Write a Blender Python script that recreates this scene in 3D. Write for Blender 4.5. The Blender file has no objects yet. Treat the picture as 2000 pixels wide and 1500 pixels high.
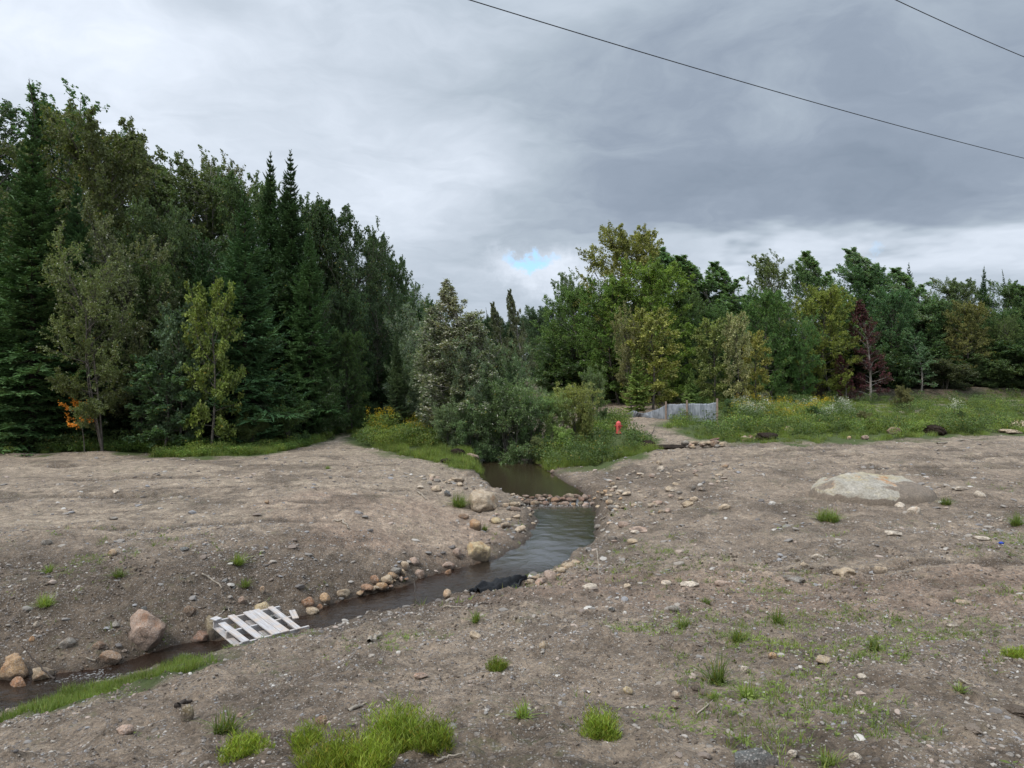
import bpy, math, random
import numpy as np
from mathutils import Vector, Matrix, Euler

SC = bpy.context.scene
COL = SC.collection
rng = np.random.default_rng(7)
random.seed(7)
PI = math.pi
# ------------------------------------------------------------------ camera, sky, sun
FP = 1450.0          # focal length in photo pixels (2000 wide)
HZ = 735.0           # photo row of the horizon
CZ = 3.4             # eye height above the stream
cd = bpy.data.cameras.new('camera'); cam = bpy.data.objects.new('camera', cd); COL.objects.link(cam)
cam.location = (0, 0, CZ); cam.rotation_euler = (PI/2, 0, 0)
cd.sensor_width = 36; cd.lens = 36*FP/2000; cd.shift_y = (HZ-750)/2000.0
cd.clip_start = 0.1; cd.clip_end = 3000
SC.camera = cam
SUN_EL, SUN_AZ = math.radians(52), math.radians(-125)   # azimuth from +Y, clockwise: behind left
sd = bpy.data.lights.new('sun', 'SUN'); sun = bpy.data.objects.new('sun', sd); COL.objects.link(sun)
sd.energy = 1.5; sd.angle = math.radians(16); sd.color = (1.0, 0.95, 0.88)
sdir = Vector((math.sin(SUN_AZ)*math.cos(SUN_EL), math.cos(SUN_AZ)*math.cos(SUN_EL), math.sin(SUN_EL)))
sun.rotation_euler = sdir.to_track_quat('Z', 'Y').to_euler()
SC.view_settings.view_transform = 'Standard'; SC.view_settings.look = 'None'
SC.view_settings.exposure = 0.74; SC.view_settings.gamma = 1.0
SC.view_settings.use_curve_mapping = False
SC.cycles.max_bounces = 6; SC.cycles.diffuse_bounces = 2; SC.cycles.glossy_bounces = 2
SC.cycles.transmission_bounces = 3; SC.cycles.transparent_max_bounces = 6

class NT:
    """small node helper"""
    def __init__(s, tree): s.t = tree; s.n = tree.nodes; s.l = tree.links; s.n.clear()
    def new(s, typ, **kw):
        n = s.n.new(typ)
        for k, v in kw.items():
            if hasattr(n, k): setattr(n, k, v)
        return n
    def put(s, sock, v):
        if v is None: return
        if isinstance(v, bpy.types.NodeSocket): s.l.new(v, sock)
        elif isinstance(v, (tuple, list)) and len(v) == 3 and sock.type == 'RGBA': sock.default_value = (*v, 1)
        else: sock.default_value = v
    def math(s, op, a, b=None, c=None, clamp=False):
        n = s.new('ShaderNodeMath', operation=op); n.use_clamp = clamp
        s.put(n.inputs[0], a); s.put(n.inputs[1], b)
        if c is not None: s.put(n.inputs[2], c)
        return n.outputs[0]
    def vmath(s, op, a, b=None, out=0, scale=None):
        n = s.new('ShaderNodeVectorMath', operation=op)
        s.put(n.inputs[0], a); s.put(n.inputs[1], b)
        if scale is not None: s.put(n.inputs['Scale'], scale)
        return n.outputs[out]
    def mix(s, f, a, b, mode='MIX'):
        n = s.new('ShaderNodeMix', data_type='RGBA', blend_type=mode)
        s.put(n.inputs[0], f); s.put(n.inputs[6], a); s.put(n.inputs[7], b)
        return n.outputs[2]
    def noise(s, vec, scale, detail=3, rough=.55, dist=0.0, col=False, lac=2.0):
        n = s.new('ShaderNodeTexNoise'); s.put(n.inputs['Vector'], vec)
        s.put(n.inputs['Scale'], scale); s.put(n.inputs['Detail'], detail); s.put(n.inputs['Roughness'], rough)
        s.put(n.inputs['Distortion'], dist); s.put(n.inputs['Lacunarity'], lac)
        return n.outputs['Color' if col else 'Fac']
    def vor(s, vec, scale, feat='F1', out='Distance', rnd=1.0):
        n = s.new('ShaderNodeTexVoronoi', feature=feat); s.put(n.inputs['Vector'], vec); s.put(n.inputs['Scale'], scale)
        s.put(n.inputs['Randomness'], rnd)
        return n.outputs[out]
    def ramp(s, f, stops, interp='LINEAR'):
        n = s.new('ShaderNodeValToRGB'); n.color_ramp.interpolation = interp
        e = n.color_ramp.elements
        while len(e) > 1: e.remove(e[-1])
        e[0].position = stops[0][0]; e[0].color = (*stops[0][1], 1) if len(stops[0][1]) == 3 else stops[0][1]
        for p, c in stops[1:]:
            k = e.new(p); k.color = (*c, 1)
        s.put(n.inputs[0], f); return n.outputs[0]
    def rng(s, v, a, b, c=0.0, d=1.0, smooth=False):
        n = s.new('ShaderNodeMapRange'); n.clamp = True
        if smooth: n.interpolation_type = 'SMOOTHSTEP'
        s.put(n.inputs[0], v); s.put(n.inputs[1], a); s.put(n.inputs[2], b); s.put(n.inputs[3], c); s.put(n.inputs[4], d)
        return n.outputs[0]
    def attr(s, name, out='Fac', typ='GEOMETRY'):
        n = s.new('ShaderNodeAttribute', attribute_type=typ); n.attribute_name = name; return n.outputs[out]
    def bump(s, h, strength=1.0, dist=.01, nrm=None):
        n = s.new('ShaderNodeBump'); s.put(n.inputs['Height'], h); s.put(n.inputs['Strength'], strength)
        s.put(n.inputs['Distance'], dist); s.put(n.inputs['Normal'], nrm); return n.outputs[0]

W = bpy.data.worlds.new('World'); SC.world = W; W.use_nodes = True
def build_world():
    k = NT(W.node_tree)
    out = k.new('ShaderNodeOutputWorld'); bg = k.new('ShaderNodeBackground')
    sky = k.new('ShaderNodeTexSky', sky_type='NISHITA'); sky.sun_disc = False
    sky.sun_elevation = SUN_EL; sky.sun_rotation = SUN_AZ
    d = k.new('ShaderNodeTexCoord').outputs['Generated']
    sep = k.new('ShaderNodeSeparateXYZ'); k.put(sep.inputs[0], d)
    z = sep.outputs[2]
    zz = k.math('ADD', k.math('ABSOLUTE', z), 0.16)
    plan = k.new('ShaderNodeCombineXYZ')
    k.put(plan.inputs[0], k.math('DIVIDE', sep.outputs[0], zz)); k.put(plan.inputs[1], k.math('DIVIDE', sep.outputs[1], zz))
    P = plan.outputs[0]
    warpn = k.noise(P, 1.3, 4, .55, col=True)
    warp = k.vmath('SCALE', k.vmath('SUBTRACT', warpn, (.5, .5, .5)), scale=.22)
    dw = k.vmath('ADD', d, warp)
    warpf = k.vmath('SCALE', k.vmath('SUBTRACT', k.noise(d, 14, 8, .65, col=True), (.5, .5, .5)), scale=.12)
    df = k.vmath('ADD', d, warpf)
    def blob(px, py, rx, ry, vec=dw):
        v = Vector(((px-1000)/FP, 1, (HZ-py)/FP)); L = v.length; v.normalize()
        q = k.vmath('MULTIPLY', k.vmath('SUBTRACT', vec, tuple(v)), (FP/rx*L*.8, 1.2, FP/ry*L*.8))
        return k.rng(k.vmath('LENGTH', q, out=1), 0.0, 1.6, 1, 0, True)
    big = k.noise(P, .75, 3, .5, .4)
    dd3 = k.vmath('MULTIPLY', dw, (2.6, 2.6, 6.5))
    fine = k.math('ADD', k.math('MULTIPLY', k.noise(P, 2.1, 8, .6, .9), .25), k.math('MULTIPLY', k.noise(dd3, 2.3, 9, .58, .35), .75))
    v = k.math('ADD', .10, k.math('MULTIPLY', big, .18))
    v = k.math('ADD', v, k.math('MULTIPLY', fine, .62))
    for (px, py, rx, ry, a) in [(20, 90, 420, 280, .17), (420, 180, 380, 260, .06), (210, 60, 140, 80, .10), (60, 300, 260, 120, .08), (800, 120, 400, 260, .03), (1750, 160, 620, 230, -.22), (1250, 210, 330, 130, -.07),
                                (1560, 400, 620, 75, -.17), (1150, 415, 330, 55, -.06), (890, 390, 230, 62, .20), (930, 285, 90, 60, .09), (700, 330, 160, 80, .05),
                                (1800, 508, 400, 42, .20), (1440, 500, 210, 28, .17), (1930, 470, 120, 60, .08), (640, 420, 200, 200, .03)]:
        v = k.math('ADD', v, k.math('MULTIPLY', blob(px, py, rx, ry), a))
    for (px, py, rx, ry, a) in [(1090, 540, 60, 34, .30), (1000, 520, 40, 22, .18)]:
        v = k.math('ADD', v, k.math('MULTIPLY', blob(px, py, rx, ry, df), a))
    cloud = k.ramp(v, [(0.0, (.18, .225, .29)), (.25, (.26, .31, .385)), (.42, (.37, .43, .50)), (.6, (.50, .56, .64)), (.8, (.66, .72, .81)), (1.0, (.84, .88, .95))])
    hole = k.math('MAXIMUM', k.math('MULTIPLY', blob(1048, 512, 52, 20, df), 1.05), k.math('MULTIPLY', blob(1728, 506, 30, 20, df), .62))
    hole = k.rng(hole, .45, 1.0, 0, .95, True)
    # overcast skies brighten towards the zenith
    cie = k.math('ADD', 1.0, k.math('MULTIPLY', k.rng(z, .40, 1.0, 0, 1, True), 1.7))
    cloud = k.vmath('SCALE', cloud, scale=k.math('MULTIPLY', cie, 7.45))
    blue = k.mix(1.0, sky.outputs[0], (.55, .9, 1.25), 'MULTIPLY')
    col = k.mix(hole, cloud, k.vmath('ADD', k.vmath('SCALE', blue, scale=.5), (2.2, 3.3, 4.3)))
    k.put(bg.inputs[0], col); bg.inputs[1].default_value = .1
    k.l.new(bg.outputs[0], out.inputs[0])
build_world()

# ------------------------------------------------------------------ object helpers
def mesh_np(name, V, F, mats=(), smooth=False, face_attr=None, vert_attr=None, vert_col=None, mat_idx=None):
    me = bpy.data.meshes.new(name)
    V = np.asarray(V, dtype=np.float32); F = np.asarray(F, dtype=np.int32)
    me.vertices.add(len(V)); me.vertices.foreach_set('co', V.ravel())
    M, kk = F.shape
    me.loops.add(M*kk); me.loops.foreach_set('vertex_index', F.ravel())
    me.polygons.add(M); me.polygons.foreach_set('loop_start', np.arange(0, M*kk, kk, dtype=np.int32))
    if mat_idx is not None: me.polygons.foreach_set('material_index', np.asarray(mat_idx, dtype=np.int32))
    me.update(calc_edges=True)
    me.polygons.foreach_set('use_smooth', np.full(M, bool(smooth)))
    if face_attr:
        for n, a in face_attr.items():
            at = me.attributes.new(n, 'FLOAT', 'FACE'); at.data.foreach_set('value', np.asarray(a, dtype=np.float32))
    if vert_attr:
        for n, a in vert_attr.items():
            at = me.attributes.new(n, 'FLOAT', 'POINT'); at.data.foreach_set('value', np.asarray(a, dtype=np.float32))
    if vert_col:
        for n, a in vert_col.items():
            at = me.attributes.new(n, 'FLOAT_COLOR', 'POINT'); at.data.foreach_set('color', np.asarray(a, dtype=np.float32).ravel())
    for m in mats: me.materials.append(m)
    return me

def tag(o, label=None, cat=None, group=None, kind=None):
    if label: o['label'] = label
    if cat: o['category'] = cat
    if group: o['group'] = group
    if kind: o['kind'] = kind
    return o
def obj(name, me, parent=None, loc=None, rot=None, scale=None):
    o = bpy.data.objects.new(name, me); COL.objects.link(o)
    if parent is not None: o.parent = parent
    if loc is not None: o.location = loc
    if rot is not None: o.rotation_euler = rot
    if scale is not None: o.scale = scale
    return o
def empty(name, loc=(0, 0, 0), rot=(0, 0, 0), scale=(1, 1, 1)):
    return obj(name, None, None, loc, rot, scale)
def cat_vf(parts):
    Vs, Fs, n = [], [], 0
    for V, F in parts:
        Vs.append(V); Fs.append(F+n); n += len(V)
    return np.concatenate(Vs), np.concatenate(Fs)
def unit(v): return v/np.maximum(np.linalg.norm(v, axis=-1, keepdims=True), 1e-9)

def tubes(P, R, sides=5):
    """P (n,m,3) polylines, R (n,m) radii -> quads"""
    n, m, _ = P.shape
    T = np.gradient(P, axis=1); T = unit(T)
    ref = np.zeros_like(T); ref[..., 0] = .31; ref[..., 1] = .87; ref[..., 2] = .38
    A = unit(np.cross(T, ref)); B = np.cross(T, A)
    ang = np.arange(sides)*2*PI/sides
    V = P[:, :, None, :] + R[:, :, None, None]*(A[:, :, None, :]*np.cos(ang)[None, None, :, None] + B[:, :, None, :]*np.sin(ang)[None, None, :, None])
    idx = np.arange(n*m*sides).reshape(n, m, sides)
    a = idx[:, :-1, :]; b = np.roll(idx, -1, 2)[:, :-1, :]; c = np.roll(idx, -1, 2)[:, 1:, :]; d = idx[:, 1:, :]
    F = np.stack([a, b, c, d], -1).reshape(-1, 4)
    return V.reshape(-1, 3), F
def leaves(P, D, N, L, Wd, fold=.12):
    D = unit(D); S = unit(np.cross(D, N)); N2 = np.cross(S, D)
    L = np.asarray(L)[:, None]; Wd = np.asarray(Wd)[:, None]
    m = P + D*L*.45 + N2*Wd*fold
    V = np.stack([P, m+S*Wd*.5, P+D*L, m-S*Wd*.5], 1).reshape(-1, 3)
    F = np.arange(len(P)*4).reshape(-1, 4)
    return V, F
def box(c, s, rot=None):
    x, y, z = [q/2 for q in s]
    V = np.array([[-x, -y, -z], [x, -y, -z], [x, y, -z], [-x, y, -z], [-x, -y, z], [x, -y, z], [x, y, z], [-x, y, z]], float)
    if rot is not None: V = V @ np.array(rot.to_matrix() if hasattr(rot, 'to_matrix') else rot).T
    F = np.array([[0, 3, 2, 1], [4, 5, 6, 7], [0, 1, 5, 4], [1, 2, 6, 5], [2, 3, 7, 6], [3, 0, 4, 7]])
    return V+np.array(c, float), F
def lathe(prof, seg=20):
    prof = np.array(prof, float); ang = np.arange(seg)*2*PI/seg
    V = np.stack([prof[:, 0:1]*np.cos(ang), prof[:, 0:1]*np.sin(ang), np.repeat(prof[:, 1:2], seg, 1)], -1)
    n = len(prof); idx = np.arange(n*seg).reshape(n, seg)
    a = idx[:-1]; b = np.roll(idx, -1, 1)[:-1]; c = np.roll(idx, -1, 1)[1:]; d = idx[1:]
    return V.reshape(-1, 3), np.stack([a, b, c, d], -1).reshape(-1, 4)

# ------------------------------------------------------------------ noise
_T = np.random.default_rng(11).random((16, 256, 256))*2-1
def vn(x, y, s=0):
    T = _T[s % 16]; off = (s//16)*37.3+s*5.17
    x = x+off; y = y-off
    ix = np.floor(x).astype(int); iy = np.floor(y).astype(int); fx = x-ix; fy = y-iy
    fx = fx*fx*fx*(fx*(fx*6-15)+10); fy = fy*fy*fy*(fy*(fy*6-15)+10)
    a = T[ix & 255, iy & 255]; b = T[(ix+1) & 255, iy & 255]; c = T[ix & 255, (iy+1) & 255]; d = T[(ix+1) & 255, (iy+1) & 255]
    return (a*(1-fx)+b*fx)*(1-fy)+(c*(1-fx)+d*fx)*fy
def fbm(x, y, oct=4, s=0, gain=.5):
    r = 0; a = 1; f = 1; t = 0
    for i in range(oct):
        r = r+a*vn(x*f+i*3.1, y*f-i*7.7, s+i); t += a; a *= gain; f *= 2.03
    return r/t
def sstep(a, b, x):
    t = np.clip((x-a)/(b-a), 0, 1); return t*t*(3-2*t)

# ------------------------------------------------------------------ terrain
def pz(px, py, dep):
    Y = dep*FP/(py-HZ); return ((px-1000)/FP*Y, Y, CZ-dep)
CP = [pz(*a) for a in [
    (0, 1500, 2.2), (250, 1500, 1.95), (500, 1500, 1.78), (1000, 1500, 1.65), (1500, 1500, 1.6), (2000, 1500, 1.6),
    (200, 1420, 2.3), (400, 1350, 2.3), (800, 1350, 2.02), (1200, 1350, 1.92), (1600, 1350, 1.86), (2000, 1350, 1.82),
    (0, 1428, 2.72), (230, 1360, 2.68), (430, 1290, 2.62), (600, 1243, 2.58), (870, 1192, 2.65), (1000, 1152, 2.8), (1105, 1108, 3.0),
    (800, 1250, 2.32), (1200, 1250, 2.2), (1600, 1250, 2.1), (2000, 1250, 2.05),
    (1200, 1150, 2.55), (1500, 1150, 2.45), (2000, 1150, 2.35),
    (1200, 1095, 2.72), (1500, 1090, 2.6), (2000, 1090, 2.45),
    (1250, 1040, 2.8), (1500, 1040, 2.62), (2000, 1040, 2.5),
    (1250, 980, 2.78), (1400, 980, 2.62), (1500, 980, 2.5), (1600, 975, 2.45), (1850, 975, 2.42), (2000, 980, 2.45),
    (1180, 930, 2.95), (1250, 930, 2.75), (1350, 930, 2.45), (1500, 930, 2.4), (2000, 920, 2.35),
    (1180, 895, 2.85), (1280, 885, 2.5), (1450, 885, 2.35), (2000, 870, 2.3),
    (1450, 868, 2.3), (1700, 858, 2.3), (2000, 848, 2.25),
    (1208, 852, 2.4), (1300, 830, 2.15), (1300, 812, 1.95), (1400, 824, 2.1), (1220, 810, 2.0), (1500, 850, 2.3), (1700, 805, 1.95), (1900, 800, 1.9),
    (1900, 775, 1.55), (1600, 782, 1.7), (1450, 790, 1.7),
    (0, 893, 2.55), (300, 888, 2.55), (600, 870, 2.5), (660, 843, 2.42), (695, 826, 2.3),
    (0, 960, 2.6), (400, 960, 2.6), (700, 960, 2.6), (0, 1050, 2.66), (300, 1050, 2.66), (600, 1050, 2.66), (760, 1000, 2.63), (800, 900, 2.6), (860, 950, 2.7), (740, 1050, 2.75),
    (0, 1150, 2.84), (200, 1150, 2.86), (400, 1140, 2.9), (600, 1110, 2.92), (750, 1080, 2.92), (850, 1040, 2.9), (900, 985, 2.85), (880, 925, 2.78), (900, 905, 2.8),
    (0, 1240, 3.15), (200, 1230, 3.15), (500, 1170, 3.15), (700, 1140, 3.15), (860, 1090, 3.12), (940, 1040, 3.08),
]]
CP += [(-8, -8, 1.9), (0, -8, 1.9), (8, -8, 2.0), (0, 0, 1.85), (-6, 1, 1.4), (5, 1, 1.9), (30, 0, 1.9), (-30, 4, .4), (-14, 9.5, .5), (-30, 16, .9), (-60, 30, 1.2), (-25, 40, 1.3), (-60, 90, 3),
       (-14, 34, 1.0), (-10, 45, 1.2), (30, 12, 1.0), (40, 25, 1.2), (60, 40, 1.8), (60, -10, 2.0), (-60, -10, 1), (30, -60, 2), (-30, -60, 2),
       (0, 40, .9), (0, 55, 1.6), (8, 50, 1.8), (14, 60, 2.3), (30, 64, 2.4), (45, 60, 2.4), (0, 100, 4), (60, 100, 4), (5, 42, 1.35), (-5, 30, .95), (-4, 34, .9)]
CP = np.array(CP)
def tps_k(r2): return .5*r2*np.log(np.maximum(r2, 1e-6))
def tps_fit(P, lam=.02):
    n = len(P); D = ((P[:, None, :2]-P[None, :, :2])**2).sum(-1)
    K = tps_k(D)+np.eye(n)*lam; Q = np.c_[np.ones(n), P[:, :2]]
    A = np.block([[K, Q], [Q.T, np.zeros((3, 3))]])
    return np.linalg.solve(A, np.r_[P[:, 2], 0, 0, 0])
TW = tps_fit(CP)
def tps(x, y):
    r = TW[-3]+TW[-2]*x+TW[-1]*y
    for (cx, cy, _), w in zip(CP, TW): r = r+w*tps_k((x-cx)**2+(y-cy)**2)
    return r
# outline of the stream: left bank going upstream, then right bank coming back
def wl(px, py, wz): return pz(px, py, CZ-wz)[:2]
LEFT = [(-14, 5.2), (-9, 6.9), wl(0, 1335, -.06), wl(200, 1308, -.04), wl(350, 1266, -.02), wl(450, 1245, 0), wl(600, 1200, .01), wl(700, 1168, .03), wl(800, 1140, .05), wl(870, 1118, .07),
        wl(930, 1102, .09), wl(985, 1083, .1), wl(1012, 1066, .11), wl(1034, 1052, .12), wl(1034, 1036, .12), wl(1058, 1020, .13), wl(1040, 1002, .14), wl(1012, 990, .15), wl(988, 975, .24),
        wl(960, 953, .25), wl(941, 937, .25), wl(934, 915, .25), wl(932, 902, .25), (-2.1, 33), (-4, 37), (-7, 45), (-7, 60)]
RIGHT = [(-5, 60), (-5, 45), (-2, 37), (.2, 32.5), wl(1035, 899, .25), wl(1055, 909, .25), wl(1080, 927, .25), wl(1102, 942, .25), wl(1137, 960, .25), wl(1152, 975, .24), wl(1164, 990, .15),
         wl(1166, 1012, .14), wl(1163, 1040, .12), wl(1156, 1068, .11), wl(1124, 1090, .1), wl(1097, 1106, .09), wl(1040, 1135, .07), wl(975, 1160, .05), (-1.0, 10.45), (-1.9, 9.75), (-2.7, 9.15), (-3.4, 8.6), (-4.2, 7.75), (-4.9, 7.05), (-7, 5.4), (-13, 3.6)]
POLY = np.array(LEFT+RIGHT)
def densify(P, n=3, s=.05):
    out = []
    for i in range(len(P)):
        a, b = P[i], P[(i+1) % len(P)]
        for j in range(n):
            out.append(a+(b-a)*j/n)
    out = np.array(out); L = np.linalg.norm(np.roll(out, -1, 0)-out, axis=1, keepdims=True)
    nx = vn(out[:, 0]*2.3, out[:, 1]*2.3, 1)*.09; ny = vn(out[:, 0]*2.3, out[:, 1]*2.3, 2)*.09
    out[:, 0] += nx; out[:, 1] += ny
    return out
POLY = densify(POLY)
def poly_sd(x, y, P):
    """signed distance, negative inside"""
    d = np.full(x.shape, 1e9); ins = np.zeros(x.shape, bool)
    for i in range(len(P)):
        ax, ay = P[i]; bx, by = P[(i+1) % len(P)]
        ex, ey = bx-ax, by-ay; wx, wy = x-ax, y-ay
        t = np.clip((wx*ex+wy*ey)/(ex*ex+ey*ey+1e-12), 0, 1)
        d = np.minimum(d, (wx-t*ex)**2+(wy-t*ey)**2)
        c = ((ay > y) != (by > y)) & (x < (bx-ax)*(y-ay)/(by-ay+1e-15)+ax)
        ins ^= c
    d = np.sqrt(d); return np.where(ins, -d, d)
WY = [3, 7, 9.5, 12, 15, 18.7, 19.35, 100]; WZ = [-.1, -.06, 0, .06, .12, .15, .25, .25]
def water_z(x, y): return np.interp(y-.12*np.abs(x)*(y < 14)*0, WY, WZ)
def ruts(x, y):
    g = 0
    for (y0, sl, x0, x1, w, sd) in [(13.3, .10, -14, -2.2, .16, 1), (14.9, .10, -14, -2.2, .16, 2), (17.6, .07, -18, -1, .2, 3), (19.3, .07, -18, -1, .2, 4), (15.9, -.02, -12, -4, .13, 5), (21.6, .05, -18, -2, .22, 6),
                                    (8.2, -.03, .8, 12, .12, 7), (9.9, -.03, 1.2, 12, .12, 8), (19.2, -.02, 3.5, 18, .2, 9), (21.2, .0, 4, 20, .2, 10), (23.0, .03, 5, 22, .2, 11), (12.1, .25, 4, 11, .11, 12), (13.6, .25, 3.5, 11, .11, 13)]:
        c = y0+sl*x+.35*vn(x*.35+sd, x*0+sd*3.7, sd)
        a = sstep(x0, x0+2.5, x)*sstep(x1, x1-2.5, x)*sstep(-.55, .25, vn(x*.5, x*0+sd*1.9, sd+3))
        g = g+a*(np.exp(-((y-c)/w)**2)-.45*np.exp(-((y-c-1.9*w)/(w*.8))**2)-.3*np.exp(-((y-c+1.9*w)/(w*.8))**2))
    return g
def bank_line(x):   # the cut earth bank in front of the right-hand wood
    return 53.5+.05*(x-15)+1.6*vn(x*.12, x*0+3.3, 5)
def height(x, y):
    z = tps(x, y)
    far = sstep(75, 130, np.hypot(x, y))
    z = z*(1-far)+far*(3.2+2.0*fbm(x*.01, y*.01, 3, 3))
    near = 1-sstep(30, 60, np.hypot(x, y))
    # undulation and lumps
    z = z+.085*fbm(x*.55, y*.55, 3, 4)
    lump = fbm(x*1.7, y*1.7, 4, 6, .6)
    lpl = (1-sstep(-9.5, -.5, x-.0))*sstep(11.4, 13.5, y)        # smooth left plateau
    lpl = np.maximum(lpl, 0)
    z = z+near*(.085*(1-.72*lpl))*lump
    cl = fbm(x*7.3, y*7.3, 3, 8, .6)
    z = z+near*(1-.7*lpl)*.012*fbm(x*16, y*16, 2, 19)
    z = z+near*(1-.8*lpl)*(.02*cl+.07*np.maximum(cl-.22, 0))
    # tyre ruts across the plateau and along the right-hand road
    r = fbm((y-.10*x)*1.9, x*.13, 3, 12, .55)
    z = z+.07*lpl*r
    rr = sstep(16.5, 19, y)*(1-sstep(26, 30, y))*sstep(4, 8, x)
    z = z+.03*rr*fbm((y+.05*x)*2.2, x*.16, 3, 13)
    rb = np.exp(-((y-(8.9-.02*x))/1.2)**2)*sstep(0, 3, x)
    z = z+.05*rb*fbm((y+.02*x)*3.1, x*.25, 3, 14)-.04*rb
    rg = ruts(x, y); z = z-.085*rg*(.6+.5*vn(x*6, y*3, 8))
    # right cut bank
    b = bank_line(x); m = sstep(7, 13, x)
    z = z+m*(.95+.4*vn(x*.5, x*0, 7))*(1-.6*sstep(30, 40, x))*sstep(b, b+.7+.3*vn(x*1.3, y, 2), y)*1.0
    # stream
    dd = np.full(x.shape, 9.0); q = (x > -16) & (x < 5) & (y > 2) & (y < 62)
    dd[q] = poly_sd(x[q], y[q], POLY)
    wz = water_z(x, y)
    outs = wz+.012+.16*np.minimum(np.maximum(dd, 0), .5)
    z = np.where(dd > 0, np.maximum(z, outs), z)
    z = z+np.where(dd > .15, .05*sstep(2.2, .5, dd)*sstep(.1, .6, dd)*fbm(x*4.5, y*4.5, 4, 17, .65), 0)
    # soften steepness beside the water
    bed = wz-np.minimum(.02+.38*np.maximum(-dd, 0), .22)+.03*fbm(x*5, y*5, 3, 9)*np.minimum(-dd*4, 1)
    edge = sstep(0, .35, dd)
    z = np.where(dd > 0, z*edge+(1-edge)*np.minimum(z, outs+.02*cl), bed)
    return z, dd

ys = [-60, -40, -25, -15, -9, -5, -3, -1.5, -.5, .3, 1.0, 1.6, 2.0]
y = 2.3
while y < 420: ys.append(y); y += max(.024, .0088*y) if y < 70 else .05*y
ys = np.array(ys+[600, 900])
xi = np.arange(-10.5, 11.5, .033)
xs = list(xi); s = .036; x = xi[-1]
while x < 800: s *= 1.035; x += s; xs.append(x)
s = .036; x = xi[0]
while x > -800: s *= 1.035; x -= s; xs.insert(0, x)
xs = np.array(xs)
GX, GY = np.meshgrid(xs, ys)
fx, fy = GX.ravel(), GY.ravel()
GZ, GD = height(fx, fy)
GZg = GZ.reshape(GX.shape); GDg = GD.reshape(GX.shape)
print('terrain', GX.shape)
def G(x, y, A=None):
    A = GZg if A is None else A
    x = np.asarray(x, float); y = np.asarray(y, float)
    i = np.clip(np.searchsorted(xs, x)-1, 0, len(xs)-2); j = np.clip(np.searchsorted(ys, y)-1, 0, len(ys)-2)
    u = (x-xs[i])/(xs[i+1]-xs[i]); v = (y-ys[j])/(ys[j+1]-ys[j])
    return (A[j, i]*(1-u)+A[j, i+1]*u)*(1-v)+(A[j+1, i]*(1-u)+A[j+1, i+1]*u)*v
_Y = 2.2*1.004**np.arange(960)
def hit(px, py):
    """where the sight line through photo point (px,py) meets the ground"""
    t = (px-1000)/FP; s = (HZ-py)/FP
    zr = CZ+s*_Y; g = G(t*_Y, _Y)
    w = np.where(g >= zr)[0]
    Y = _Y[w[0]] if len(w) else 60.0
    return float(t*Y), float(Y), float(G(t*Y, Y))
def at(px, Y): return ((px-1000)/FP*Y, Y)

def zone(pts, close=None):
    w = [hit(a, b)[:2] for a, b in pts]
    if close: w += close
    return np.array(w)
def in_zone(x, y, P): return poly_sd(x, y, P) < 0
# green regions on the ground
Z_LEFTEDGE = zone([(0, 887), (120, 884), (260, 880), (430, 878), (540, 868), (600, 852), (650, 838), (690, 826)], [(-7.3, 42), (-12, 38), (-16, 36), (-24, 36), (-26, 26)])
Z_VERGE = zone([(300, 893), (400, 892), (520, 886), (610, 868), (668, 843), (655, 832), (640, 832), (560, 850), (450, 870), (330, 880)])
Z_TRACKGRASS = zone([(690, 828), (735, 822), (800, 830), (870, 862), (925, 897), (940, 925), (905, 918), (850, 903), (780, 890), (715, 872), (680, 848)])
Z_RBANK = zone([(1078, 921), (1120, 912), (1200, 900), (1290, 880), (1262, 868), (1215, 850), (1190, 842), (1130, 850), (1060, 880), (1050, 900)])
Z_HYD = zone([(1190, 845), (1215, 850), (1285, 872), (1262, 860), (1225, 838), (1180, 815), (1150, 830)])
Z_FIELD = zone([(1300, 836), (1350, 852), (1440, 868), (1560, 867), (1700, 862), (1880, 852), (2060, 846)], [(48, 40), (48, 56), (12, 53), (9.5, 40)])
Z_STRIP = zone([(-40, 1425), (60, 1402), (140, 1378), (260, 1345), (370, 1312), (430, 1292)], [(-3.2, 7.35), (-4.2, 6.7), (-4.9, 6.1), (-6, 5.3)])
Z_BEHIND = np.array([(-7.3, 42), (-6.2, 33), (-4.4, 28), (-3.0, 27), (-2.2, 30), (-3.8, 36), (-5, 48)])

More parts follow.
